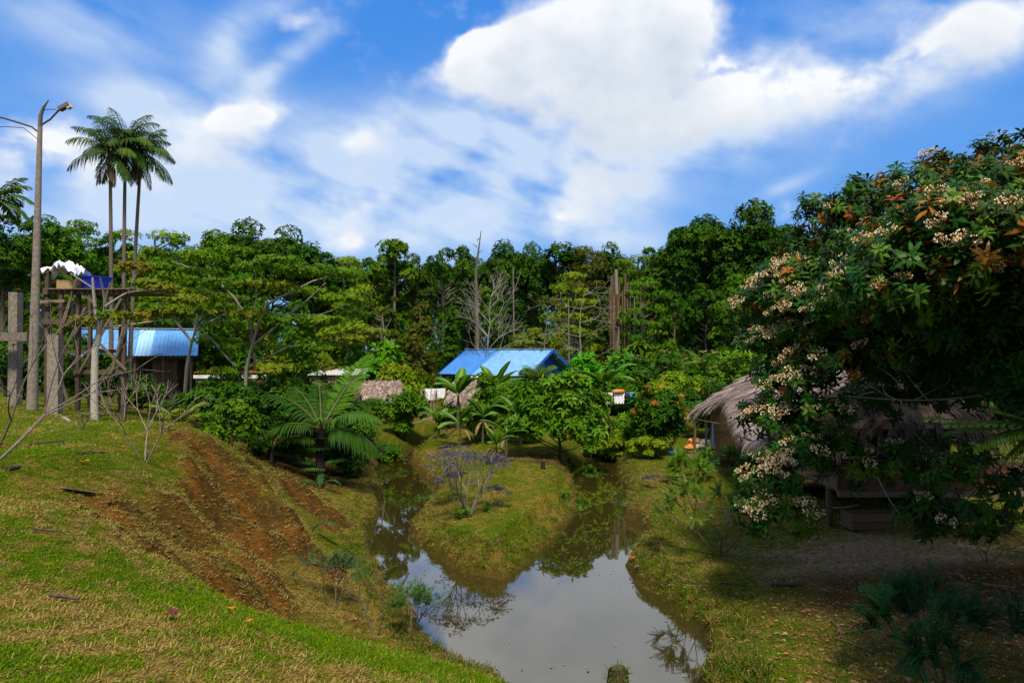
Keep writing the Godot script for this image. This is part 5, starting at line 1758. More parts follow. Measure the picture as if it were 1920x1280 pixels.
func island_plants(r: RandomNumberGenerator) -> void:
	# the leafy tree
	var at := ground_at(1050, 862)
	var dark := [Color(0.052, 0.135, 0.006), Color(0.075, 0.175, 0.007), Color(0.110, 0.220, 0.009), Color(0.036, 0.100, 0.005)]
	var cl := []
	for q in [[-1.5, 1.55, 0.5, 0.85, 0.5], [-0.8, 2.3, 0.4, 0.9, 0.6], [0.3, 1.5, 0.9, 0.9, 0.5], [1.2, 1.7, 0.4, 0.85, 0.55], [0.6, 2.5, 0.2, 0.9, 0.6], [-0.2, 3.1, 0.0, 0.75, 0.55], [0.7, 3.25, -0.2, 0.6, 0.5], [-1.3, 2.0, -0.6, 0.8, 0.6], [1.4, 2.4, -0.5, 0.75, 0.55], [0.0, 2.0, -0.9, 0.9, 0.7], [-0.6, 1.5, 1.0, 0.7, 0.4], [1.7, 1.25, 0.3, 0.5, 0.35], [-2.0, 1.5, 0.2, 0.5, 0.4], [0.1, 2.5, 0.9, 0.7, 0.5], [-1.4, 2.8, 0.0, 0.5, 0.45]]:
		cl.append([Vector3(q[0], q[1], q[2]), Vector3(q[3], q[4], q[3])])
	leafy("leafy_tree", "dense glossy green tree on the island between the two water arms", "tree", at, 71, [Vector3(0, -0.1, 0), Vector3(0.02, 0.5, 0), Vector3(-0.05, 1.0, 0), Vector3(0.1, 2.0, 0)], 0.085, cl, 46, 6, 0.34, 0.072, 0.5, dark, Color(0.10, 0.08, 0.06), "", 0.36)
	for q in [[1018, 880, 0.3, 0.09, "short dark stump left of the leafy island tree"], [1066, 872, 0.3, 0.06, "thin dark stump right of the leafy island tree"]]:
		var s := Shape.new()
		tube(s, [Vector3(0, -0.1, 0), Vector3(0.01, 0.1, 0), Vector3(0, q[2], 0.01)], [q[3] * 1.3, q[3], q[3] * 0.9], 9, Color(0.05, 0.035, 0.025))
		single("stump", s.done(), bark_mat(), q[4], "stump", ground_at(q[0], q[1]))
	# bananas
	banana(ground_at(858, 806), 1.9, 7, 2.0, 5, "largest banana plant, in front of the small white-ridged hut", 2)
	banana(ground_at(862, 838), 1.05, 6, 1.35, 6, "lower banana plant with drooping leaves at the island's back edge", 3)
	banana(ground_at(930, 868), 0.75, 6, 1.05, 7, "banana plant with browned leaves left of the leafy island tree", 4)
	banana(ground_at(948, 862), 1.1, 5, 1.1, 8, "banana plant hard against the leafy island tree's left side", 2)
	banana(on_ground((1132.0 - 960.0) / FOCAL * 40.0, -40.0), 2.4, 7, 2.0, 9, "banana plant rising behind the leafy island tree on the right", 0)
	banana(ground_at(905, 832), 1.3, 8, 1.5, 12, "leafy banana plant between the largest one and the leafy island tree", 5)
	banana(ground_at(822, 822), 0.9, 6, 1.3, 13, "banana plant with one long leaf hanging over the left water arm", 2)
	banana(ground_at(975, 836), 1.2, 7, 1.4, 14, "banana plant showing behind the leafy island tree's trunk", 3)
	banana(on_ground((925.0 - 960.0) / FOCAL * 43.0, -43.0), 1.9, 6, 2.0, 10, "banana plant right of the small white-ridged hut", 0)
	# purple shrubs: bare forked stems with flat flower heads
	for q in [[880, 966, 1.2, 5, "large bare-stemmed shrub with purple-grey flower heads on the island", 81, 0.50], [852, 945, 0.62, 3, "smaller purple-headed shrub left of the large one on the island", 82, 0.42], [930, 952, 0.42, 3, "low purple-headed shrub right of the large one on the island", 83, 0.5], [1222, 915, 0.28, 2, "little purple-headed plant on the right bank", 84, 0.4]]:
		var h: float = q[2]
		var g := stems_of(q[3], h * 0.62, q[6], 0.024 * h, Color(0.36, 0.30, 0.26), q[5])
		var s: Shape = g[0]
		var o := thing("purple_shrub", q[4], "shrub", ground_at(q[0], q[1]), 0.0, "purple-headed shrubs")
		part("stems", s.done(), bark_mat(), o)
		var f := Shape.new()
		var k := 0
		for t in g[1]:
			k += 1
			var rr: RandomNumberGenerator = g[2]
			var head := Shape.new()
			for i in (13 if h > 0.5 else 5):
				var off := Vector3(rr.randf_range(-0.16, 0.16), rr.randf_range(-0.02, 0.035), rr.randf_range(-0.16, 0.16)) * (0.5 + 0.5 * h)
				rosette(head, t[0] + off, Vector3.UP, 5, 0.05, 0.013, 1.0, 0.15, [Color(0.070, 0.060, 0.115), Color(0.11, 0.095, 0.17), Color(0.05, 0.042, 0.07)][rr.randi() % 3], rr)
			part("flower_head", head.done(), leaf_mat("purple_head", Color.WHITE, 0.7, 0.3), o)
	# small greens under them
	for q in [[885, 968, 12], [1040, 905, 5], [1075, 880, 4]]:
		low_plants(q[0], q[1], q[2], 0.5, r, {885: "soft green weeds round the large purple shrub", 1040: "weeds on the worn earth below the leafy tree", 1075: "weeds at the right arm of water"}[q[0]])

# a patch of soft weeds: one plant of many stems
func low_plants(px: float, py: float, n: int, spread: float, r: RandomNumberGenerator, label: String) -> void:
	var at := ground_at(px, py)
	var s := Shape.new()
	for i in n:
		var p := Vector3(r.randf_range(-spread, spread), 0, r.randf_range(-spread, spread))
		p.y = ground_y(at.x + p.x, at.z + p.z) - at.y
		for j in 3:
			rosette(s, p + Vector3(r.randf_range(-0.05, 0.05), 0.05 + 0.07 * j, r.randf_range(-0.05, 0.05)), (Vector3.UP + any_dir(r) * 0.3).normalized(), 6, 0.13, 0.03, 0.9, 0.2, Color(0.07, 0.17, 0.008) * r.randf_range(0.7, 1.2), r)
	single("weeds", s.done(), leaf_mat("garden_leaf_40", Color.WHITE, 0.4, 0.5), label, "weeds", at)

func left_bank(r: RandomNumberGenerator) -> void:
	# round bush on the crest
	var at := ground_at(432, 838)
	leafy("round_bush", "round bright green bush on the crest of the torn slope", "bush", at, 91, [Vector3(0, -0.1, 0), Vector3(0.03, 0.15, 0), Vector3(0, 0.4, 0), Vector3(-0.03, 0.6, 0)], 0.05, ball_clumps(16, 0.58, 0.56, 0.50, 0.42, 5), 40, 6, 0.10, 0.027, 0.35, [Color(0.080, 0.185, 0.005), Color(0.120, 0.230, 0.006), Color(0.050, 0.125, 0.005)], Color(0.10, 0.07, 0.05))
	# the big palm
	at = ground_at(600, 905)
	var o := thing("feather_palm", "big palm with one tall upright frond beside the left water arm", "palm", at)
	var s := Shape.new()
	tube(s, [Vector3(0, -0.2, 0), Vector3(0.02, 0.5, 0), Vector3(0.0, 1.1, 0), Vector3(0.03, 1.7, 0), Vector3(0.05, 2.0, 0)], [0.20, 0.15, 0.14, 0.13, 0.08], 12, Color(0.035, 0.027, 0.02))
	part("trunk", s.done(), bark_mat(), o)
	var lm := leaf_mat("palm_leaf", Color.WHITE, 0.5, 0.4)
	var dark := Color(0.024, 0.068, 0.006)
	var lit := Color(0.055, 0.140, 0.008)  # lit and shaded frond greens: the light is put into the colour
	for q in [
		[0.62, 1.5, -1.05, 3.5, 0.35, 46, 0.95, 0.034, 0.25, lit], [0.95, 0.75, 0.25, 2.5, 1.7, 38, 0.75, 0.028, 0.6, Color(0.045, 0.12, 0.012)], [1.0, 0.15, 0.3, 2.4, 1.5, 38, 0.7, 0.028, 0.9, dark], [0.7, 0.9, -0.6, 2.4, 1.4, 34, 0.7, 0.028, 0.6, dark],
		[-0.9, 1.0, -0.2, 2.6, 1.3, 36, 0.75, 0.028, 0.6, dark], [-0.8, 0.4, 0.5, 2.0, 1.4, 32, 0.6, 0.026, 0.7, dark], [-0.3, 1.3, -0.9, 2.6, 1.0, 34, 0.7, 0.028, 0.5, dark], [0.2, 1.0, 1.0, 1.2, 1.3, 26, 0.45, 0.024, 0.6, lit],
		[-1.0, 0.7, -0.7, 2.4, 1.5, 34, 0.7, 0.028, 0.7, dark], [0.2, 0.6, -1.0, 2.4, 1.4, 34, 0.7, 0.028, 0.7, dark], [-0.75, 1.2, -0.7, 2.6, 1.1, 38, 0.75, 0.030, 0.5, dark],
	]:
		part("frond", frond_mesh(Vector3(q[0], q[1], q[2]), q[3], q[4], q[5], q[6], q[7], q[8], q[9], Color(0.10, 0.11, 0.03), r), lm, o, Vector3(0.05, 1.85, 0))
	# fan palm in front of its trunk
	o = thing("fan_palm", "young fan palm in front of the big palm's trunk", "palm", ground_at(612, 900) + Vector3(0, 0, 0.3))
	for q in [[0.0, 0.5, 1.0, 1.55], [-0.15, 0.0, 1.0, 1.25], [-0.9, 0.2, 0.4, 0.75], [-0.5, -0.1, 0.8, 0.55], [0.9, 0.1, 0.5, 0.8]]:
		var tip := Vector3(q[0] * 0.5, q[3], q[2] * 0.35)
		var st := part("stalk", pole_mesh(Vector3(0, -0.05, 0), tip, 0.018, 0.012, Color(0.06, 0.09, 0.02), 5), mat("stalk", Color.WHITE, 0.7), o)
		part("fan", fan_leaf_mesh(22, 0.52, 0.026, Vector3(q[0], q[1] * 0.4 + 0.05, q[2]), Color(0.05, 0.13, 0.022), r), lm, st, tip)
	# smaller palms around
	for q in [[508, 800, 0.5, 2.0, 9, "dark small palm left of the big palm in the shade"], [332, 800, 0.15, 0.9, 6, "yellowish young palm left of the round bush"], [1320, 660, 3.2, 1.8, 11, "pale green palm standing in the dark forest edge"], [1010, 720, 2.4, 1.7, 9, "palm with upright fronds before the central blue roof"]]:
		var d := 24.0 if q[0] < 1000 else 46.0
		if q[0] == 332:
			d = 17.5
		var b := on_ground((q[0] - 960.0) / FOCAL * d, -d)
		var pt := thing("small_palm", q[5], "palm", b, 0.0, "small palms")
		part("trunk", pole_mesh(Vector3(0, -0.1, 0), Vector3(0.04, q[2], 0), 0.09, 0.07, Color(0.10, 0.08, 0.05), 8), bark_mat(), pt)
		for i in q[4]:
			var a: float = TAU * i / q[4] + r.randf() * 0.4
			var yellow := Color(0.17, 0.20, 0.02) if q[0] == 332 else (Color(0.09, 0.17, 0.016) if q[0] >= 1000 else dark)
			part("frond", frond_mesh(Vector3(cos(a), r.randf_range(0.6, 1.8), sin(a)), q[3] * r.randf_range(0.8, 1.1), 1.4, 24, q[3] * 0.28, 0.02, 0.6, yellow, Color(0.12, 0.12, 0.03), r), lm, pt, Vector3(0.04, q[2], 0))
	# dark shrubs behind the palm and along the bank; some added to darken the hollow
	var shade := GREENS["dark"]
	for q in [[540, 27.0, 1.3, 2.6, "dark shrub left behind the big palm"], [470, 27.0, 1.3, 2.4, "dark shrub behind the round bush"], [400, 27.0, 1.2, 2.0, "dark shrub at the foot of the spreading tree"], [650, 29.0, 1.1, 1.9, "shrub right behind the big palm"], [335, 29.0, 1.0, 1.1, "dark shrub below the left blue roof"], [585, 31.0, 1.5, 3.2, "tall dark shrub behind the big palm's trunk"], [265, 30.0, 1.0, 1.5, "low shrub right of the lichen-white trunk"], [440, 33.0, 1.4, 2.6, "dark leafy shrub before the orange-edged shed"], [505, 24.5, 0.8, 1.5, "added low dark shrub deepening the hollow between round bush and big palm"], [548, 25.5, 0.9, 1.9, "added dark shrub hard left of the big palm's trunk"], [570, 28.5, 1.1, 2.8, "dark shrub behind the big palm's left fronds, added to darken the hollow"], [648, 26.0, 0.8, 1.5, "added low dark shrub right of the big palm's trunk"], [620, 33.0, 1.3, 2.8, "added dark shrub before the grey-roofed shed"], [45, 29.0, 1.3, 2.9, "dark shrub behind the unfinished concrete column"], [118, 29.5, 1.4, 3.0, "dark shrub behind the left half of the timber tower"], [185, 30.0, 1.2, 2.4, "dark shrub behind the right half of the timber tower"], [515, 30.0, 1.3, 3.0, "tall dark shrub between the round bush and the sheds"]]:
		var b := on_ground((q[0] - 960.0) / FOCAL * q[1], -q[1])
		leafy("dark_shrub", q[4], "shrub", b, int(q[0]), [Vector3(0, -0.1, 0), Vector3(0.05, q[3] * 0.3, 0), Vector3(0, q[3] * 0.6, 0)], 0.05, ball_clumps(13, q[2], q[3] * 0.55, q[3] * 0.45, 0.42, int(q[0])), 34, 6, 0.20, 0.05, 0.5, shade, Color(0.12, 0.10, 0.08), "shrubs on the left bank")
	# the thin shrub with several stems at the water and the twiggy one at the near bank
	for q in [[685, 895, 0.55, 4, "thin several-stemmed shrub at the water right of the big palm", GREENS["dark"], 25], [705, 1188, 0.42, 2, "nearly bare sapling on the near left bank", [Color(0.05, 0.10, 0.02)], 26], [625, 1140, 0.34, 3, "soft grey-green seedling on the near left slope", [Color(0.045, 0.085, 0.03), Color(0.06, 0.10, 0.03)], 27], [770, 1190, 0.26, 3, "low feathery plant hanging over the near left bank", [Color(0.05, 0.11, 0.02)], 28]]:
		var g := stems_of(q[3], q[2], 0.4, 0.016, Color(0.22, 0.17, 0.13), q[6])
		o = thing("thin_shrub", q[4], "shrub", ground_at(q[0], q[1]))
		part("stems", g[0].done(), bark_mat(), o)
		s = Shape.new()
		for t in g[1]:
			if q[6] == 26 and r.randf() < 0.8:
				continue
			feather_leaf(s, t[0], (t[1] + Vector3(0, -0.2, 0)).normalized(), 0.26, 7, 0.07, 0.016, q[5][r.randi() % q[5].size()], r)
			feather_leaf(s, t[0], (t[1] + any_dir(r)).normalized(), 0.22, 6, 0.07, 0.016, q[5][r.randi() % q[5].size()], r)
		part("leaves", s.done(), leaf_mat("garden_leaf_40", Color.WHITE, 0.4, 0.5), o)
	# ferns
	for q in [[585, 995, 0.55, 1, "single arching fern on the straw slope"], [600, 915, 0.6, 3, "low blue-green fern at the big palm's foot"], [760, 870, 0.3, 5, "fern at the far bank of the left water arm"]]:
		o = thing("fern", q[4], "fern", ground_at(q[0], q[1]), 0.0, "ferns on the left bank")
		for i in q[3]:
			var a: float = 0.2 + i * 2.2
			part("frond", frond_mesh(Vector3(cos(a), 1.2, sin(a) * 0.7), q[2] * 1.5, 2.6, 22, 0.16, 0.016, 0.3, Color(0.025, 0.085, 0.018), Color(0.05, 0.08, 0.02), r), lm, o)
	# bare branched saplings on the lawn
	for q in [[272, 865, 0.62, 3, 12, 0.55, Color(0.40, 0.31, 0.26), "pale bare sapling with forked twigs at the top of the torn slope", 31], [232, 790, 0.62, 3, 17, 0.7, Color(0.38, 0.33, 0.28), "pale branching bare shrub right of the lichen-white trunk", 32], [310, 790, 0.5, 2, 17, 0.6, Color(0.36, 0.30, 0.25), "small bare shrub beside the yellowish young palm", 33], [-25, 905, 0.98, 7, 9, 0.95, Color(0.30, 0.23, 0.20), "dark bare bush reaching in from the left picture edge", 34], [152, 808, 0.16, 2, 15, 0.4, Color(0.2, 0.13, 0.1), "knee-high dry seedling on the left lawn", 35]]:
		var g := stems_of(q[3], q[2], q[5], 0.017, q[6], q[8])
		o = thing("bare_sapling", q[7], "shrub", ground_at(maxf(q[0], 1.0), q[1]) if q[0] > 0 else on_ground(-7.0, -9.2), 0.0, "bare saplings on the left lawn")
		part("stems", g[0].done(), bark_mat(), o)
		if q[8] == 34:
			s = Shape.new()
			for t in g[1]:
				if r.randf() < 0.55:
					rosette(s, t[0], Vector3.UP, 6, 0.06, 0.016, 1.0, 0.1, Color(0.09, 0.06, 0.07), r)
			part("dry_heads", s.done(), leaf_mat("purple_head", Color.WHITE, 0.7, 0.3), o)
	# lichen-white trunk that forks before the tower
	at = ground_at(178, 788)
	var dd := -at.z
	o = thing("lichen_tree", "forked tree with a lichen-white trunk before the timber tower", "tree", at)
	s = Shape.new()
	var white := Color(0.52, 0.49, 0.44)
	var fk := spot(185, 625, dd) - at
	tube(s, [Vector3(0, -0.1, 0), Vector3(-0.02, 0.5, 0), spot(177, 690, dd) - at, spot(178, 655, dd) - at, fk], [0.11, 0.10, 0.095, 0.09, 0.085], 10, white)
	for q in [[185, 625, 172, 520, 0.07, 0.03], [185, 625, 196, 575, 0.07, 0.05], [196, 575, 186, 520, 0.045, 0.02], [196, 575, 238, 548, 0.045, 0.025], [238, 548, 305, 542, 0.025, 0.012], [238, 548, 262, 500, 0.02, 0.008], [172, 540, 130, 512, 0.03, 0.01], [196, 575, 206, 528, 0.03, 0.012], [190, 615, 300, 600, 0.03, 0.012], [186, 622, 150, 600, 0.025, 0.01]]:
		limb(s, spot(q[0], q[1], dd) - at, spot(q[2], q[3], dd - 0.4) - at, q[4], q[5], any_dir(r) * 0.06, white)
	part("trunk", s.done(), mottled_mat(), o)
	s = Shape.new()
	for q in [[280, 590, 0.8, 0.13], [215, 590, 0.5, 0.1], [320, 580, 0.55, 0.12], [155, 600, 0.35, 0.09], [255, 500, 0.55, 0.14], [305, 540, 0.5, 0.12]]:
		clump(s, spot(q[0], q[1], dd - 0.2) - at, Vector3(q[2], q[3], q[2] * 0.9), 62, 6, 0.13, 0.034, 0.6, [Color(0.075, 0.155, 0.006), Color(0.110, 0.170, 0.008), Color(0.16, 0.13, 0.012), Color(0.06, 0.13, 0.006)], r)
	part("crown", s.done(), leaf_mat("garden_leaf_40", Color.WHITE, 0.4, 0.5), o)
	# the spreading layered tree
	for tr in [
		[455, 742, 30.0, "wide spreading layered tree with thin pale limbs in the left middle", [[455, 742, 462, 690, 480, 620], [480, 620, 500, 570, 560, 540], [480, 620, 440, 560, 400, 520], [470, 650, 540, 590, 610, 530], [455, 700, 400, 640, 350, 590], [560, 540, 610, 520, 660, 505], [470, 640, 480, 560, 478, 505], [540, 590, 600, 590, 650, 570], [455, 690, 540, 650, 620, 640], [400, 520, 350, 500, 320, 490], [620, 640, 660, 625, 700, 620]],
			[[300, 500], [370, 480], [440, 470], [520, 488], [590, 505], [650, 512], [330, 545], [420, 530], [500, 535], [575, 545], [640, 560], [365, 585], [400, 575], [470, 590], [540, 600], [610, 600], [665, 590], [405, 640], [455, 650], [530, 655], [600, 650], [650, 635], [690, 622], [420, 695], [520, 690], [350, 560], [480, 500], [560, 510]]],
		[340, 750, 32.0, "second layered tree standing left of the wide spreading one", [[345, 750, 350, 690, 365, 620], [365, 620, 380, 560, 390, 520], [360, 640, 310, 580, 280, 540], [365, 620, 420, 590, 440, 570]],
			[[280, 530], [330, 520], [380, 510], [300, 560], [360, 550], [420, 560], [430, 610]]],
	]:
		var base := on_ground((tr[0] - 960.0) / FOCAL * tr[2], -tr[2])
		o = thing("spreading_tree", tr[3], "tree", base)
		s = Shape.new()
		var rad := 0.10
		for q in tr[4]:
			var p0: Vector3 = spot(q[0], q[1], tr[2]) - base
			if rad == 0.10:
				p0 = Vector3(0, -0.1, 0)
			var p1 := spot(q[2], q[3], tr[2] - 0.5) - base
			var p2 := spot(q[4], q[5], tr[2] - 1.0) - base
			tube(s, [p0, p0.lerp(p1, 0.5) + any_dir(r) * 0.06, p1, p1.lerp(p2, 0.5) + any_dir(r) * 0.06, p2], [rad, rad * 0.92, rad * 0.8, rad * 0.6, rad * 0.45], 7, Color(0.46, 0.42, 0.36), false)
			rad = maxf(0.04, rad * 0.82)
		part("trunk", s.done(), mottled_mat(), o)
		s = Shape.new()
		for q in tr[5]:
			var c: Vector3 = spot(q[0], q[1], tr[2] - 0.8 + r.randf_range(-1.6, 1.6)) - base
			clump(s, c, Vector3(1.05, 0.20, 1.1) * r.randf_range(0.8, 1.2), 95, 7, 0.15, 0.040, 0.65, [Color(0.085, 0.180, 0.006), Color(0.120, 0.215, 0.007), Color(0.062, 0.140, 0.006), Color(0.16, 0.185, 0.010)], r)
		part("crown", s.done(), leaf_mat("garden_leaf_40", Color.WHITE, 0.4, 0.5), o)
	# the three tall palms
	var k := 0
	for q in [[208, 470, 203, 265, 26, "left one of the three tall slender palms"], [232, 475, 232, 245, 28, "middle one of the three tall slender palms"], [240, 500, 262, 262, 27, "right one of the three tall slender palms, leaning right"]]:
		k += 1
		var d := 36.0 + k * 0.7
		var foot := on_ground((q[0] - 960.0) / FOCAL * d, -d)
		o = thing("tall_palm", q[5], "palm", foot, 0.0, "three tall palms")
		var top := spot(q[2], q[3] + 22, d) - foot
		var mid := spot((q[0] + q[2]) * 0.5 + 3.0, 400, d) - foot
		s = Shape.new()
		tube(s, bend(Vector3(0, -0.2, 0), top, mid * 0.0 + Vector3(r.randf_range(-0.3, 0.3), 0, 0), 10), taper(0.13, 0.075, 10), 8, Color(0.24, 0.19, 0.15))
		part("trunk", s.done(), bark_mat(), o)
		for i in 16:
			var a := TAU * i / 16.0 * 1.618 * 2.0 + r.randf() * 0.3
			var e := lerpf(2.2, -0.4, i / 15.0)
			part("frond", frond_mesh(Vector3(cos(a), e, sin(a)), r.randf_range(1.9, 2.5), 1.9, 30, 0.58, 0.026, 1.0, [Color(0.035, 0.085, 0.010), Color(0.06, 0.12, 0.012), Color(0.028, 0.065, 0.010)][i % 3], Color(0.10, 0.10, 0.03), r), lm, o, top)
		for i in 4:
			var a := r.randf() * TAU
			part("dead_frond", frond_mesh(Vector3(cos(a) * 0.4, -0.6, sin(a) * 0.4), r.randf_range(1.3, 2.0), 1.5, 18, 0.3, 0.02, 1.4, Color(0.12, 0.085, 0.05), Color(0.12, 0.08, 0.05), r), lm, o, top - Vector3(0, 0.1, 0))
	# the palm-like crown at the left edge
	o = thing("palm_tree", "broad-fronded palm crown at the left edge behind the lamp pole", "palm", on_ground((-10.0 - 960.0) / FOCAL * 34.0, -34.0))
	var tp := spot(-8, 372, 34.0) - o.position
	part("trunk", pole_mesh(Vector3(0, -0.2, 0), tp, 0.16, 0.10, Color(0.2, 0.16, 0.12), 9), bark_mat(), o)
	for i in 13:
		var a := TAU * i / 13.0 * 1.618 * 2.0
		part("frond", frond_mesh(Vector3(cos(a), lerpf(1.6, -0.2, i / 12.0), sin(a)), 1.9, 1.6, 18, 0.55, 0.05, 0.6, Color(0.05, 0.105, 0.010), Color(0.10, 0.10, 0.03), r), lm, o, tp)

func middle_distance(r: RandomNumberGenerator) -> void:
	var mid := GREENS["mid"]
	var light := GREENS["light"]
	var dark := GREENS["dark"]
	# x, distance, width, height, tone, leaf, label
	for q in [
		[762, 37.0, 1.15, 2.6, mid, 0.22, "dense round tree left of the bamboo paling"], [745, 46.0, 1.3, 3.2, light, 0.30, "yellow-green sapling with upright shoots behind the left thatched hut"], [1230, 31.0, 1.35, 3.0, dark, 0.26, "dark mango-like tree left of the long house"],
		[1190, 36.0, 1.3, 2.4, mid, 0.22, "green shrub left of the mango-like tree"], [1165, 45.0, 1.5, 2.6, mid, 0.24, "shrub behind the right washing line"], [1265, 38.0, 1.7, 3.4, light, 0.24, "bright leafy tree behind the mango-like tree"],
		[1180, 46.0, 1.9, 3.9, dark, 0.24, "broad shrub under the vine-hung trunk"], [1250, 47.0, 2.2, 4.2, dark, 0.24, "broad dark shrub in the row before the right forest"], [1330, 45.0, 2.2, 4.2, mid, 0.24, "broad green shrub in the row before the right forest"], [1395, 42.0, 2.0, 4.2, mid, 0.24, "green shrub behind the long house ridge"],
		[1330, 36.0, 1.6, 2.9, dark, 0.22, "dark shrub directly behind the long house porch"], [1450, 38.0, 2.0, 4.0, dark, 0.24, "dark shrub behind the long house, against the flowering tree"], [1500, 34.0, 2.0, 4.6, dark, 0.24, "dark tree behind the flowering tree's lower left"],
		[910, 41.0, 0.9, 2.9, mid, 0.20, "slim layered sapling before the central blue roof"], [960, 40.0, 1.3, 2.4, mid, 0.22, "shrub behind the leafy island tree's left side"], [1100, 38.0, 1.4, 2.2, light, 0.20, "bright shrub behind the leafy island tree's right side"], [1150, 33.0, 1.1, 1.6, light, 0.16, "bright low shrub at the far right bank"],
		[905, 34.5, 0.9, 1.7, mid, 0.18, "green shrub among the banana plants"], [985, 33.5, 0.9, 1.5, dark, 0.18, "low dark shrub behind the leafy island tree's trunk"], [1120, 35.0, 1.1, 1.5, mid, 0.16, "spreading low shrub at the far end of the right water arm"], [1200, 33.0, 0.9, 1.3, mid, 0.15, "small shrub below the mango-like tree's left side"], [725, 33.0, 0.7, 1.0, mid, 0.14, "small leafy shrub on the far bank of the left water arm"], [840, 38.5, 0.7, 1.2, mid, 0.16, "shrub at the foot of the largest banana plant"], [845, 47.0, 0.6, 1.1, mid, 0.2, "shrub left of the small white-ridged hut"], [990, 47.0, 1.4, 3.0, mid, 0.22, "shrub before the right end of the central blue roof"], [700, 40.0, 0.9, 1.5, mid, 0.16, "low shrub on the far left bank"], [1210, 30.0, 0.8, 1.0, light, 0.13, "low bright shrub at the bend of the right water arm"],
		[1700, 27.0, 2.2, 4.6, dark, 0.24, "dark tree behind the long house, seen below the flowering tree"], [1850, 26.0, 2.2, 4.8, mid, 0.24, "tree beyond the veranda at the right edge"], [1960, 22.0, 2.0, 4.2, mid, 0.22, "tree right of the veranda, cut by the picture edge"],
	]:
		var b := on_ground((q[0] - 960.0) / FOCAL * q[1], -q[1])
		var h: float = q[3]
		var o := leafy("garden_tree" if h > 2.3 else "garden_shrub", q[6], "tree" if h > 2.3 else "shrub", b, int(q[0]) + 3, [Vector3(0, -0.1, 0), Vector3(0.05, h * 0.25, 0), Vector3(0, h * 0.5, 0), Vector3(-0.03, h * 0.75, 0)], 0.03 + h * 0.012, ball_clumps(18, q[2], h * 0.58, h * 0.42, 0.36, int(q[0])), 40, 7, q[5], q[5] * 0.22, 0.55, q[4], Color(0.14, 0.11, 0.08), "garden trees and shrubs")
		if int(q[0]) in [1230, 1265, 745]:
			var s := Shape.new()
			for i in 7:
				var d := any_dir(r)
				d.y = absf(d.y)
				d.z = absf(d.z)
				var p := Vector3(d.x * q[2], h * 0.6 + d.y * h * 0.42, d.z * q[2])
				for j in 6:
					rosette(s, p + any_dir(r) * 0.14, (d + Vector3.UP).normalized(), 6, 0.17, 0.024, 0.6, 0.9, [Color(0.30, 0.12, 0.015), Color(0.40, 0.27, 0.02), Color(0.22, 0.10, 0.02)][i % 3], r)
			part("young_leaves", s.done(), leaf_mat("garden_leaf_40", Color.WHITE, 0.4, 0.5), o)
		if int(q[0]) in [1250, 1330, 1395, 1180] and q[1] > 41.0:
			var s := Shape.new()
			for i in 60:
				var d := any_dir(r)
				d.y = absf(d.y)
				rosette(s, Vector3(d.x * q[2] * 1.03, h * 0.58 + d.y * h * 0.45, d.z * q[2] * 1.03), Vector3.UP, 6, 0.14, 0.04, 1.0, 0.2, Color(0.38, 0.32, 0.17), r)
			part("blossom", s.done(), leaf_mat("purple_head", Color.WHITE, 0.7, 0.3), o)

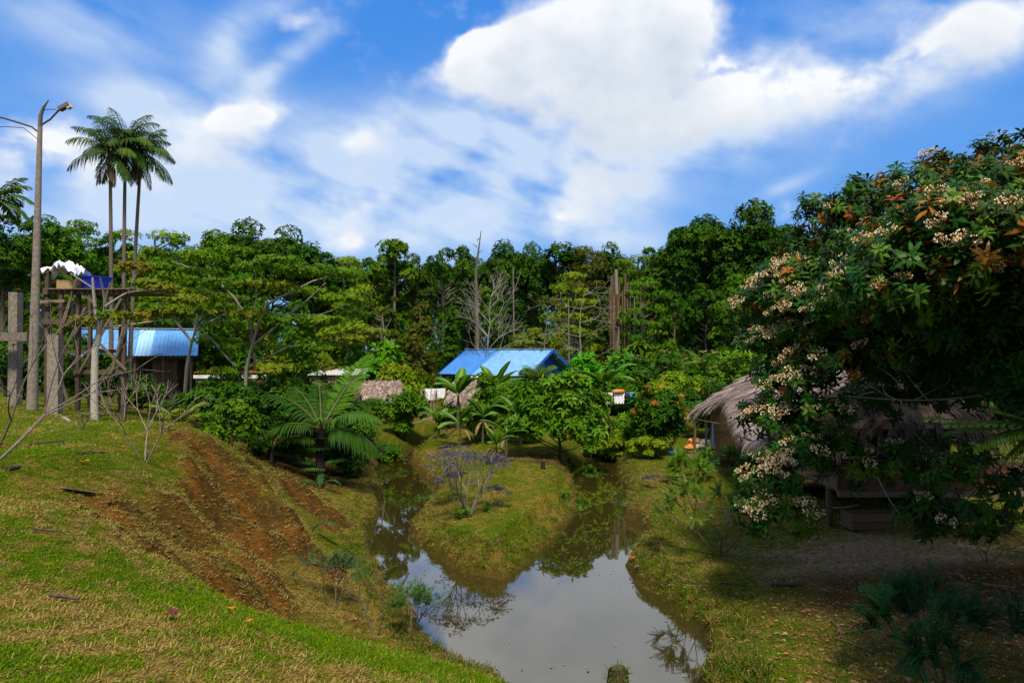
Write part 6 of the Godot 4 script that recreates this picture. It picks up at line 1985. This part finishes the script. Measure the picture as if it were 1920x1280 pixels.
func right_bank(r: RandomNumberGenerator) -> void:
	# feather-leaved shrubs
	for q in [[1348, 1040, 0.72, 4, "feathery pale shrub with a short trunk on the right bank", Color(0.085, 0.16, 0.015), 41, 0.8], [1288, 905, 0.38, 3, "light feathery bush before the long house", Color(0.10, 0.20, 0.012), 42, 0.8], [1352, 892, 0.42, 4, "dark leafy bush at the foot of the bamboo wall", Color(0.055, 0.135, 0.012), 43, 0.9], [1765, 1275, 0.46, 4, "blue-green feathery bush, darkened as if in shade, at the bottom right", Color(0.014, 0.058, 0.018), 44, 0.8], [1848, 1055, 0.42, 3, "dark small bush before the veranda's right part", Color(0.018, 0.05, 0.010), 45, 0.9]]:  # the bottom right bush has shade painted into its green
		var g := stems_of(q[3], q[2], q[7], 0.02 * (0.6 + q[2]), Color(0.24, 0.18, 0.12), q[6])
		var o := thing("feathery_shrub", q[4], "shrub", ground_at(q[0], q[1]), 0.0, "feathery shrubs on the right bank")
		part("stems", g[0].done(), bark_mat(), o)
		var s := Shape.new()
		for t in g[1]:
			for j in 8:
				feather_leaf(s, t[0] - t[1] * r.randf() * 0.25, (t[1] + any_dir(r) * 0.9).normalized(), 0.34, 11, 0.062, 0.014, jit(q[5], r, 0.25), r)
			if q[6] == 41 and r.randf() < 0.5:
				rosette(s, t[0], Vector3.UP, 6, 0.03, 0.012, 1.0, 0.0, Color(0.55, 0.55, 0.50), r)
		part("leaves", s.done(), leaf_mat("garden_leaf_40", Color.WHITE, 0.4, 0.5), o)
	# the level feathery bough at the right edge
	var foot := on_ground(8.6, -9.4)
	var o2 := thing("feathery_tree", "feather-leaved sapling whose level boughs reach in from the right edge", "tree", foot)
	var s2 := Shape.new()
	var lf := Shape.new()
	var up := spot(1960, 800, 9.6) - foot
	tube(s2, [Vector3(0, -0.1, 0), Vector3(0.05, 1.0, 0), up, up + Vector3(0.1, 1.2, 0)], [0.05, 0.045, 0.035, 0.015], 7, Color(0.16, 0.12, 0.08))
	for q in [[1745, 785], [1790, 808], [1830, 838], [1850, 790], [1780, 795], [1870, 815], [1900, 850], [1860, 770]]:
		var e := spot(q[0], q[1], 9.4 + r.randf() * 0.8) - foot
		limb(s2, up, e, 0.014, 0.004, Vector3(0, 0.05, 0), Color(0.16, 0.12, 0.08))
		var pts := bend(up, e, Vector3(0, 0.05, 0), 12)
		for i in range(3, 13):
			for sg in [-1.0, 1.0]:
				var d: Vector3 = (e - up).normalized()
				var side: Vector3 = d.cross(Vector3.UP) * sg
				feather_leaf(lf, pts[i], (side + d * 0.7 + Vector3(0, 0.08, 0)).normalized(), 0.24, 12, 0.045, 0.011, Color(0.075, 0.19, 0.012), r)
	part("stems", s2.done(), bark_mat(), o2)
	part("leaves", lf.done(), leaf_mat("garden_leaf_40", Color.WHITE, 0.4, 0.5), o2)

func small_things(r: RandomNumberGenerator) -> void:
	# mossy stump with grass in the near water
	var at := Vector3(spot(1157, 1290, 11.1).x, -0.23, -11.1)
	var o := thing("mossy_stump", "stump overgrown with grass standing in the near water", "stump", at)
	var s := Shape.new()
	tube(s, [Vector3(0, -0.2, 0), Vector3(0.0, 0.2, 0), Vector3(0.01, 0.42, 0), Vector3(0.0, 0.47, 0)], [0.19, 0.18, 0.16, 0.10], 11, Color(0.10, 0.09, 0.035))
	part("stump", s.done(), bark_mat(), o)
	s = Shape.new()
	for i in 70:
		var d := any_dir(r)
		d.y = absf(d.y)
		blade(s, Vector3(d.x * 0.16, 0.28 + d.y * 0.18, d.z * 0.16), (d + Vector3.UP * 1.1).normalized(), any_dir(r), r.randf_range(0.10, 0.32), 0.008, 0.8, Color(0.10, 0.19, 0.01) * r.randf_range(0.7, 1.3))
	part("grass_tuft", s.done(), leaf_mat("grass_blade", Color.WHITE, 0.75, 0.4), o)
	# sticks caught at the left shore
	var k := 0
	for q in [[728, 1098, 772, 1118, 0.022, Color(0.16, 0.11, 0.08), "dark stick of the driftwood jam at the left shore"], [748, 1108, 768, 1080, 0.018, Color(0.14, 0.1, 0.07), "upright stick of the driftwood jam at the left shore"], [722, 1112, 765, 1106, 0.016, Color(0.38, 0.28, 0.18), "pale level stick of the driftwood jam"], [756, 1108, 779, 1155, 0.016, Color(0.42, 0.32, 0.2), "long pale stick slanting into the water at the left shore"]]:
		var a := spot(q[0], q[1], 5.22 * FOCAL / (q[1] - HORIZON) - 0.0)
		var b := spot(q[2], q[3], 5.22 * FOCAL / (q[3] - HORIZON) * (1.0 if k != 1 else 0.93))
		a.y = maxf(0.08, ground_y(a.x, a.z) + 0.05); b.y = 0.08 if k != 1 else 0.55
		k += 1
		branch_thing("driftwood", a, b, q[4], q[5], q[6], r, "driftwood at the left shore")
	# fallen branches on the right bank
	for q in [[1253, 1106, 1315, 1102, 0.02, Color(0.34, 0.23, 0.14), "pale fallen branch lying near the right shore"], [1258, 1078, 1330, 1104, 0.014, Color(0.22, 0.15, 0.1), "thin fallen branch crossing the pale one on the right bank"], [1445, 1100, 1505, 1101, 0.03, Color(0.12, 0.08, 0.055), "short dark log on the right bank"], [1350, 1096, 1400, 1102, 0.015, Color(0.15, 0.1, 0.07), "dark stick left of the short dark log"], [1565, 1200, 1632, 1222, 0.014, Color(0.32, 0.22, 0.13), "curved pale stick in the litter at the bottom right"], [1555, 1168, 1575, 1198, 0.012, Color(0.3, 0.2, 0.12), "thin twig above the curved pale stick"], [1790, 1078, 1808, 1088, 0.03, Color(0.34, 0.22, 0.08), "short yellowish stick under the flowering tree"], [1840, 1096, 1890, 1104, 0.028, Color(0.36, 0.24, 0.09), "long yellowish stick under the flowering tree"], [1880, 1142, 1925, 1128, 0.02, Color(0.3, 0.2, 0.1), "stick at the right picture edge"], [1660, 1195, 1708, 1197, 0.026, Color(0.11, 0.07, 0.05), "dark log beside the blue-green feathery bush"], [505, 895, 535, 955, 0.016, Color(0.2, 0.13, 0.08), "root hanging down the torn slope"], [95, 1125, 150, 1137, 0.014, Color(0.14, 0.09, 0.06), "dark bark piece on the near left lawn"], [150, 855, 195, 852, 0.035, Color(0.10, 0.07, 0.045), "dark rotten log on the upper left lawn"], [15, 885, 38, 880, 0.035, Color(0.10, 0.075, 0.05), "dark clod of wood at the far left lawn"], [62, 1000, 120, 1006, 0.010, Color(0.16, 0.11, 0.07), "thin dark stick on the left lawn"]]:
		var a := ground_at(q[0], q[1]) + Vector3(0, 0.035, 0)
		var b := ground_at(q[2], q[3]) + Vector3(0, 0.035, 0)
		branch_thing("fallen_branch", a, b, q[4], q[5], q[6], r, "fallen wood on the ground")
	# large fallen leaves
	for q in [[326, 1166, 0.075, Color(0.10, 0.022, 0.016), "large dark red fallen leaf on the near lawn"], [160, 872, 0.09, Color(0.65, 0.33, 0.02), "yellow fallen leaf on the upper left lawn"], [470, 1176, 0.03, Color(0.5, 0.13, 0.01), "small orange fallen leaf on the green strip"], [436, 1152, 0.05, Color(0.42, 0.11, 0.015), "orange fallen leaf at the edge of the green strip"], [1187, 1049, 0.09, Color(0.6, 0.09, 0.02), "bright red-orange leaf at the right shore"]]:
		s = Shape.new()
		for j in 4:
			var a := j * 1.7
			leaf(s, Vector3(0, 0.02, 0), Vector3(cos(a), 0.25 + 0.15 * j, sin(a)).normalized(), Vector3.UP, q[2], q[2] * 0.38, jit(q[3], r, 0.2))
		single("fallen_leaf", s.done(), mat("dry_leaf", Color.WHITE, 0.7), q[4], "leaf", ground_at(q[0], q[1]) + Vector3(0, 0.03, 0), q[0], "single fallen leaves")
	# leaves and scum adrift on the water
	s = Shape.new()
	leaf(s, Vector3(-0.03, 0, 0), Vector3(1, 0.03, 0).normalized(), Vector3.UP, 0.07, 0.02, Color.WHITE)
	var adrift := []
	var hue := PackedColorArray()
	for i in 2600:
		var x := r.randf_range(-6.0, 9.0)
		var z := r.randf_range(-36.0, -9.5)
		var sd := shore_at(x, z)
		if sd > -0.05 or r.randf() > exp(sd * 2.2) * 0.8 + 0.02:
			continue
		adrift.append(Transform3D(Basis(Vector3.UP, r.randf() * TAU).scaled(Vector3.ONE * r.randf_range(0.4, 1.2)), Vector3(x, 0.006, z)))
		hue.append([Color(0.20, 0.12, 0.04), Color(0.10, 0.12, 0.02), Color(0.30, 0.20, 0.05)][r.randi() % 3] * r.randf_range(0.5, 1.1))
	var fl := many("floating_leaves", s.done(), mat("dry_leaf", Color.WHITE, 0.7), adrift, hue, self)
	fl.set_meta("kind", "stuff")
	fl.set_meta("label", "small fallen leaves adrift along the water's edge")
	fl.set_meta("category", "leaves")
	# leaf litter
	s = Shape.new()
	leaf(s, Vector3(-0.04, 0, 0), Vector3(1, 0.12, 0).normalized(), Vector3.UP, 0.09, 0.02, Color.WHITE)
	var lm := s.done()
	var where := []
	var tint := PackedColorArray()
	for i in 9000:
		var d := sqrt(lerpf(60.0, 500.0, r.randf()))
		var px := r.randf_range(1180.0, 2000.0) if i % 25 > 0 else r.randf_range(0.0, 1150.0)
		var x := (px - 960.0) / FOCAL * d
		var z := -d
		if shore_at(x, z) < 0.08:
			continue
		if px > 1180 and r.randf() > 0.25 + 0.75 * smoothstep(1250.0, 1600.0, px):
			continue
		if px < 1180 and r.randf() > 0.5:
			continue
		var b := Basis(Vector3.UP, r.randf() * TAU) * Basis(Vector3(1, 0, 0), r.randf_range(-0.5, 0.5))
		where.append(Transform3D(b.scaled(Vector3.ONE * r.randf_range(0.5, 1.3)), Vector3(x, ground_y(x, z) + r.randf_range(0.01, 0.05), z)))
		var t := r.randf()
		tint.append(Color(0.24, 0.12, 0.04) * r.randf_range(0.35, 1.2) if t < 0.86 else (Color(0.36, 0.26, 0.15) * r.randf_range(0.5, 1.0) if t < 0.96 else Color(0.36, 0.10, 0.02)))
	var lit := many("leaf_litter", lm, mat("dry_leaf", Color.WHITE, 0.7), where, tint, self)
	lit.set_meta("kind", "stuff")
	lit.set_meta("label", "brown leaf litter scattered under the flowering tree")
	lit.set_meta("category", "leaf litter")

func branch_thing(called: String, a: Vector3, b: Vector3, rad: float, col: Color, label: String, r: RandomNumberGenerator, group: String) -> void:
	var c := (a + b) * 0.5
	var s := Shape.new()
	var l := a.distance_to(b)
	var side := (b - a).cross(Vector3.UP).normalized()
	tube(s, [a - c, (a - c) * 0.4 + side * l * r.randf_range(-0.06, 0.06), (b - c) * 0.35 + side * l * r.randf_range(-0.06, 0.06), b - c], [rad, rad * 0.95, rad * 0.85, rad * 0.6], 7, col)
	for i in 2:
		var t := r.randf_range(-0.3, 0.3)
		var p := (b - a) * t
		tube(s, [p, p + (b - a) * 0.12 + side * l * r.randf_range(-0.2, 0.2) + Vector3(0, l * 0.05, 0)], [rad * 0.5, rad * 0.25], 5, col)
	single(called, s.done(), bark_mat(), label, "branch", c, 0.0, group)

# ---------------------------------------------------------------- the flowering tree
func spray_mesh(seed_: int, n: int, l: float, w: float, ll: float) -> ArrayMesh:
	# a drooping rosette of long leaves on a short twig
	var r := RandomNumberGenerator.new()
	r.seed = seed_
	var s := Shape.new()
	var ts := Shape.new()
	tube(ts, [Vector3(0, -0.02, 0), Vector3(0.01, l * 0.5, 0), Vector3(0, l, 0)], [0.006, 0.005, 0.003], 4, Color(0.6, 0.5, 0.35), false)
	s.v = ts.v; s.c = ts.c; s.ix = ts.ix
	for i in n:
		var t := float(i) / n
		var a := i * 2.4 + r.randf() * 0.5
		var out := Vector3(cos(a), 0, sin(a))
		var d := (out + Vector3(0, lerpf(-0.15, 0.75, t) + r.randf_range(-0.2, 0.2), 0)).normalized()
		var b := ll * r.randf_range(0.75, 1.15)
		blade(s, Vector3(0, l * lerpf(0.45, 1.0, t), 0), d, Vector3.UP, b, w * r.randf_range(0.85, 1.15), 0.5, Color.WHITE * r.randf_range(0.75, 1.2))
	return s.done()

func flower_mesh(seed_: int) -> ArrayMesh:
	var r := RandomNumberGenerator.new()
	r.seed = seed_
	var s := Shape.new()
	for b in 7:
		var a := TAU * b / 7.0 + r.randf()
		var e := Vector3(cos(a) * 0.13, 0.10 + r.randf() * 0.10, sin(a) * 0.13) * r.randf_range(0.6, 1.2)
		limb(s, Vector3.ZERO, e, 0.005, 0.003, Vector3.ZERO, Color(0.20, 0.13, 0.05), 2, 4)
		for i in 9:
			var p := e + any_dir(r) * 0.045
			var q := r.randf_range(0.010, 0.018)
			var col: Color = [Color(0.60, 0.48, 0.28), Color(0.74, 0.66, 0.46), Color(0.40, 0.20, 0.06), Color(0.48, 0.30, 0.11)][r.randi() % 4]
			# an eight-sided bud
			var i0 := s.v.size()
			for d in [Vector3(1, 0, 0), Vector3(-1, 0, 0), Vector3(0, 1.3, 0), Vector3(0, -1, 0), Vector3(0, 0, 1), Vector3(0, 0, -1)]:
				s.v.append(p + d * q); s.n.append(d.normalized()); s.c.append(col)
			for f in [[0, 2, 4], [4, 2, 1], [1, 2, 5], [5, 2, 0], [4, 3, 0], [1, 3, 4], [5, 3, 1], [0, 3, 5]]:
				s.ix.append_array(PackedInt32Array([i0 + f[0], i0 + f[2], i0 + f[1]]))
	return s.done()

func stamp(s: Shape, m: ArrayMesh, xf: Transform3D, tint: Color) -> void:
	var a := m.surface_get_arrays(0)
	var c: PackedColorArray = a[Mesh.ARRAY_COLOR]
	var o := s.v.size()
	s.v.append_array(xf * (a[Mesh.ARRAY_VERTEX] as PackedVector3Array))
	for k in c:
		s.c.append(k * tint)
	for k in (a[Mesh.ARRAY_INDEX] as PackedInt32Array):
		s.ix.append(k + o)

func build_flowering_tree() -> void:
	var r := RandomNumberGenerator.new()
	r.seed = 2024
	var foot := on_ground(11.6, -13.6)
	var o := thing("flowering_tree", "big dark tree with drooping leaves and cream flower clusters filling the right edge", "tree", foot)
	var bark := Color(0.20, 0.165, 0.12)
	var wood := Shape.new()
	var crotch := spot(1800, 660, 13.4) - foot
	var trunk := [Vector3(0, -0.2, 0), Vector3(-0.6, 1.3, 0.05), Vector3(-1.4, 2.7, 0.1), crotch]
	tube(wood, trunk, [0.30, 0.24, 0.21, 0.17], 10, bark)
	tube(wood, [Vector3(0.25, -0.2, 0.3), Vector3(-0.1, 1.5, 0.5), Vector3(-0.5, 3.2, 0.5), Vector3(-0.2, 5.6, 0.6)], [0.2, 0.17, 0.14, 0.08], 9, bark)
	# clumps of the crown: x, y, distance, half sizes, sprays, share of rust-red young leaves, flower clusters
	var plan := [
		[1870, 400, 11.5, 1.15, 0.75, 1.1, 190, 0.30, 3], [1800, 470, 11.0, 1.1, 0.75, 1.1, 190, 0.25, 4], [1720, 480, 12.5, 1.1, 0.7, 1.2, 170, 0.2, 4], [1890, 520, 10.5, 1.1, 0.75, 1.1, 180, 0.2, 4],
		[1740, 370, 13.0, 0.8, 0.5, 0.9, 95, 0.35, 2], [1860, 345, 13.0, 0.9, 0.5, 1.0, 95, 0.4, 1], [1940, 350, 11.5, 1.0, 0.6, 1.0, 100, 0.3, 0],
		[1640, 410, 14.0, 0.75, 0.55, 0.9, 90, 0.22, 3], [1560, 420, 15.0, 0.75, 0.5, 0.9, 60, 0.25, 2], [1610, 500, 13.5, 0.95, 0.6, 1.1, 130, 0.15, 5], [1500, 470, 15.5, 0.5, 0.4, 0.7, 30, 0.3, 1],
		[1490, 540, 14.5, 0.85, 0.5, 1.0, 115, 0.1, 8], [1430, 580, 15.0, 0.65, 0.45, 0.9, 75, 0.05, 8], [1540, 600, 13.5, 0.95, 0.6, 1.1, 150, 0.05, 9], [1650, 580, 12.5, 1.0, 0.6, 1.1, 150, 0.08, 8],
		[1760, 590, 11.5, 1.0, 0.6, 1.1, 150, 0.08, 6], [1870, 620, 11.0, 0.95, 0.55, 1.0, 130, 0.08, 4], [1460, 650, 14.5, 0.7, 0.45, 0.9, 90, 0.03, 7], [1560, 680, 13.5, 0.85, 0.42, 1.0, 115, 0.03, 7],
		[1660, 660, 13.0, 0.8, 0.4, 1.0, 90, 0.03, 5], [1480, 730, 13.8, 0.62, 0.5, 0.8, 95, 0.02, 8], [1440, 790, 14.0, 0.45, 0.45, 0.7, 60, 0.0, 4], [1530, 790, 13.6, 0.55, 0.45, 0.8, 60, 0.0, 3],
		[1440, 905, 13.0, 0.45, 0.5, 0.6, 66, 0.0, 7], [1410, 965, 12.8, 0.28, 0.38, 0.4, 30, 0.0, 5], [1480, 960, 12.8, 0.38, 0.32, 0.5, 34, 0.0, 3], [1500, 860, 13.3, 0.5, 0.4, 0.6, 45, 0.0, 3], [1590, 870, 13.6, 0.5, 0.4, 0.6, 34, 0.0, 3],
		[1690, 880, 13.4, 0.5, 0.45, 0.6, 36, 0.0, 4], [1740, 970, 12.6, 0.45, 0.35, 0.5, 34, 0.0, 2], [1840, 920, 12.0, 0.7, 0.7, 0.8, 60, 0.0, 2], [1900, 690, 11.0, 0.7, 0.4, 0.9, 60, 0.05, 2], [1800, 700, 13.0, 0.6, 0.3, 0.8, 40, 0.0, 1],
		[1700, 520, 9.9, 0.9, 0.6, 1.0, 100, 0.15, 6], [1640, 560, 10.4, 0.8, 0.5, 0.9, 80, 0.08, 6], [1770, 440, 10.0, 0.9, 0.55, 1.0, 100, 0.3, 4], [1850, 470, 9.4, 0.9, 0.6, 1.0, 100, 0.3, 3],
		[1600, 368, 14.0, 0.3, 0.28, 0.3, 16, 0.6, 0], [1672, 352, 14.0, 0.3, 0.25, 0.3, 15, 0.3, 0], [1765, 318, 13.2, 0.32, 0.3, 0.3, 18, 0.6, 1], [1842, 292, 12.6, 0.25, 0.18, 0.3, 10, 0.1, 0], [1515, 392, 15.0, 0.35, 0.14, 0.3, 9, 0.0, 0], [1914, 270, 12.0, 0.22, 0.12, 0.2, 6, 0.0, 0],
		[1990, 480, 11.0, 1.3, 1.0, 1.2, 190, 0.2, 0], [2030, 640, 10.8, 1.2, 0.9, 1.2, 160, 0.1, 0], [2000, 420, 13.5, 1.4, 0.9, 1.3, 150, 0.2, 0], [2080, 520, 13.0, 1.5, 1.0, 1.4, 170, 0.15, 0], [1960, 560, 13.8, 1.2, 0.8, 1.2, 120, 0.1, 0],
		[1900, 560, 13.6, 1.2, 0.7, 1.2, 120, 0.1, 0], [1780, 540, 14.2, 1.2, 0.7, 1.2, 120, 0.1, 0], [1980, 760, 11.2, 1.0, 0.8, 1.0, 110, 0.0, 0],
		[1540, 520, 17.0, 1.5, 0.7, 1.4, 170, 0.05, 0], [1660, 540, 17.5, 1.6, 0.7, 1.4, 170, 0.05, 0], [1780, 560, 17.0, 1.6, 0.7, 1.4, 170, 0.05, 0], [1900, 560, 16.5, 1.6, 0.7, 1.4, 170, 0.05, 0], [1620, 640, 16.0, 1.4, 0.5, 1.3, 130, 0.03, 0], [1740, 650, 16.0, 1.4, 0.5, 1.3, 130, 0.03, 0], [1860, 660, 15.5, 1.4, 0.5, 1.3, 130, 0.03, 0], [1980, 660, 14.5, 1.4, 0.6, 1.3, 130, 0.03, 0], [1700, 720, 16.5, 1.2, 0.35, 1.0, 80, 0.0, 0], [1820, 740, 15.5, 1.2, 0.35, 1.0, 80, 0.0, 0],
		[2080, 620, 9.5, 1.3, 0.8, 1.3, 160, 0.1, 0], [2150, 500, 10.5, 1.5, 0.9, 1.4, 170, 0.1, 0], [2200, 660, 11.5, 1.5, 0.9, 1.4, 150, 0.1, 0],
		[1650, 760, 16.0, 0.8, 0.35, 0.9, 50, 0.0, 0], [1760, 860, 15.0, 0.8, 0.4, 0.8, 36, 0.0, 0],
	]
	var where := []
	var tint := PackedColorArray()
	var blooms := []
	for q in plan:
		var c := spot(q[0], q[1], q[2]) - foot
		var rad := Vector3(q[3], q[4], q[5])
		var a: Vector3 = crotch.lerp(Vector3(-1.4, 2.7, 0.1), r.randf() * 0.5)
		var thick := 0.075
		if q[1] > 660:     # the low boughs hang from the clumps above them
			var best := 1e9
			for q2 in plan:
				if q2[1] < q[1] - 50:
					var c2 := spot(q2[0], q2[1], q2[2]) - foot
					if c2.distance_to(c) < best:
						best = c2.distance_to(c)
						a = c2
			thick = 0.028
		var l: float = a.distance_to(c)
		limb(wood, a, c, thick, 0.014, Vector3(0, l * 0.12, 0) + any_dir(r) * l * 0.06, bark, 8, 6)
		for j in 7:
			var e := c + any_dir(r) * rad * 0.9
			limb(wood, c.lerp(a, r.randf() * 0.25), e, 0.016, 0.005, any_dir(r) * 0.12, bark, 4, 4)
		for i in int(q[6] * 1.15):
			var d := any_dir(r)
			if d.y < -0.2 and r.randf() < 0.5:
				d.y = -d.y
			var k := 0.35 + 0.7 * sqrt(r.randf())
			var p := c + d * rad * k
			var ax := (d * 0.8 + Vector3.UP * 0.45 + any_dir(r) * 0.5).normalized()
			var u := ax.cross(any_dir(r)).normalized()
			var sc := r.randf_range(0.8, 1.35)
			where.append(Transform3D(Basis(u, ax, u.cross(ax)).scaled(Vector3.ONE * sc), p))
			if r.randf() < q[7] * 0.85:
				tint.append(Color(r.randf_range(0.15, 0.34), r.randf_range(0.08, 0.13), 0.018))
			elif r.randf() < 0.2:
				tint.append(Color(0.075, 0.15, 0.012) * r.randf_range(0.8, 1.3))
			else:
				tint.append(Color(r.randf_range(0.016, 0.036), r.randf_range(0.058, 0.098), 0.010))
		for i in int(q[8] * (2.3 if q[0] < 1560 else 1.5)):
			var d := any_dir(r)
			d.y = absf(d.y) * 0.9
			d.z = absf(d.z)
			d = d.normalized()
			blooms.append([c + d * rad * 1.02, d])
	part("trunk", wood.done(), bark_mat(), o)
	var spray := [spray_mesh(5, 13, 0.17, 0.026, 0.17), spray_mesh(6, 11, 0.2, 0.024, 0.19), spray_mesh(7, 14, 0.15, 0.028, 0.16)]
	var lm := leaf_mat("flowering_leaf", Color.WHITE, 0.38, 0.4)
	var crown := Shape.new()
	var single_sprays := 0
	for i in where.size():
		var xf: Transform3D = where[i]
		if i % 14 == 3 and single_sprays < 280:   # the sprays that stand out are pieces of their own
			single_sprays += 1
			var key := i % 3
			var sm := leaf_mat("flowering_spray_%d" % key, [lin(0.026, 0.075, 0.009), lin(0.034, 0.092, 0.010), lin(0.075, 0.15, 0.012)][key], 0.38, 0.4)
			part("leaf_spray", spray[key], sm, o, xf.origin, xf.basis)
		else:
			stamp(crown, spray[i % 3], xf, tint[i])
	part("crown", crown.done(), lm, o).set_meta("kind", "stuff")
	var fm := [flower_mesh(1), flower_mesh(2), flower_mesh(3)]
	for b in blooms:
		var up: Vector3 = (b[1] + Vector3.UP).normalized()
		var u := up.cross(Vector3(0.3, 0.2, 0.9)).normalized()
		part("flower_cluster", fm[r.randi() % 3], mat("blossom", Color.WHITE, 0.8), o, b[0], Basis(u, up, u.cross(up)).scaled(Vector3.ONE * r.randf_range(0.7, 1.15)))
	# dead grey branch hanging in the open dark space
	var dead := Shape.new()
	var tips := []
	var grey := Color(0.48, 0.40, 0.33)
	var a1 := spot(1870, 735, 12.6) - foot
	var b1 := spot(1740, 750, 12.2) - foot
	var c1 := spot(1585, 742, 12.0) - foot
	limb(dead, a1, b1, 0.025, 0.016, Vector3(0, -0.05, 0), grey)
	limb(dead, b1, c1, 0.016, 0.006, Vector3(0, -0.04, 0.05), grey)
	for q in [[1740, 750, 1690, 690], [1690, 752, 1620, 715], [1715, 750, 1775, 720], [1690, 725, 1650, 690], [1670, 745, 1655, 725], [1775, 720, 1782, 700], [1690, 690, 1720, 700], [1640, 735, 1610, 742]]:
		limb(dead, spot(q[0], q[1], 12.15) - foot, spot(q[2], q[3], 12.3) - foot, 0.010, 0.004, any_dir(r) * 0.06, grey, 4, 5)
	part("dead_branch", dead.done(), bark_mat(), o)
	for q in [[1645, 895, 1700, 980, 12.4], [1560, 950, 1610, 945, 12.8]]:
		var ds := Shape.new()
		limb(ds, spot(q[0], q[1], q[4]) - foot, spot(q[2], q[3], q[4]) - foot, 0.010, 0.004, Vector3(-0.06, -0.05, 0), grey, 5, 5)
		part("dead_branch", ds.done(), bark_mat(), o)

# a second tree beyond the right picture edge; its shade lies over the bottom right
func build_shade_tree() -> void:
	var at := on_ground(12.0, -5.6)
	var cl := []
	var r := RandomNumberGenerator.new()
	r.seed = 66
	for i in 34:
		var d := any_dir(r)
		cl.append([Vector3(maxf(d.x * 4.2 - 2.2, 0.74 * (5.6 - d.z * 3.4) + 2.3 - 12.0), 6.0 + d.y * 1.6, d.z * 3.4), Vector3(1.3, 0.9, 1.3) * r.randf_range(0.8, 1.2)])
	var o := thing("shade_tree", "dense tree standing beyond the right picture edge, shading the bottom right", "tree", at)
	var m := tree_meshes(67, [Vector3(0, -0.2, 0), Vector3(0.1, 1.6, 0), Vector3(-0.1, 3.4, 0), Vector3(0, 5.6, 0)], 0.24, cl, 60, 7, 0.26, 0.07, 0.5, GREENS["dark"], Color(0.2, 0.165, 0.12))
	part("trunk", m[0], bark_mat(), o)
	part("crown", m[1], leaf_mat("forest_leaf", Color.WHITE, 0.5, 0.45), o)

# ---------------------------------------------------------------- the scene
func _ready() -> void:
	var cam := Camera3D.new()
	cam.name = "camera"
	cam.position = EYE
	cam.rotation.x = atan((HORIZON - 640.0) / FOCAL)
	cam.fov = rad_to_deg(2.0 * atan(640.0 / FOCAL))
	cam.near = 0.1
	cam.far = 4000.0
	cam.current = true
	add_child(cam)
	var env := Environment.new()
	env.background_mode = Environment.BG_SKY
	var pano := PanoramaSkyMaterial.new()
	pano.panorama = build_sky()
	var sky := Sky.new()
	sky.sky_material = pano
	env.sky = sky
	env.tonemap_mode = Environment.TONE_MAPPER_LINEAR
	env.tonemap_exposure = 1.3
	env.background_energy_multiplier = 0.82
	env.sdfgi_enabled = true
	env.ssao_enabled = true
	env.ssil_enabled = true
	var we := WorldEnvironment.new()
	we.name = "environment"
	we.environment = env
	add_child(we)
	var sun := DirectionalLight3D.new()
	sun.name = "sun"
	sun.light_energy = 1.45
	sun.light_angular_distance = 9.0     # the sun stands behind thin cloud: soft shadows
	sun.light_color = Color(1.0, 0.955, 0.87)
	sun.shadow_enabled = true
	add_child(sun)
	sun.look_at_from_position(Vector3.ZERO, -Vector3(0.06, 0.84, 0.52), Vector3(0, 0, -1))
	lump.seed = 3; lump.fractal_octaves = 4; lump.frequency = 0.01
	patch.seed = 5; patch.fractal_octaves = 3; patch.frequency = 0.01
	fine.seed = 8; fine.fractal_octaves = 2; fine.frequency = 0.02

	survey_terrain()
	build_terrain()

	scatter_grass()

	build_village()
	build_forest()

	build_flowering_tree()
	build_shade_tree()
	build_garden()
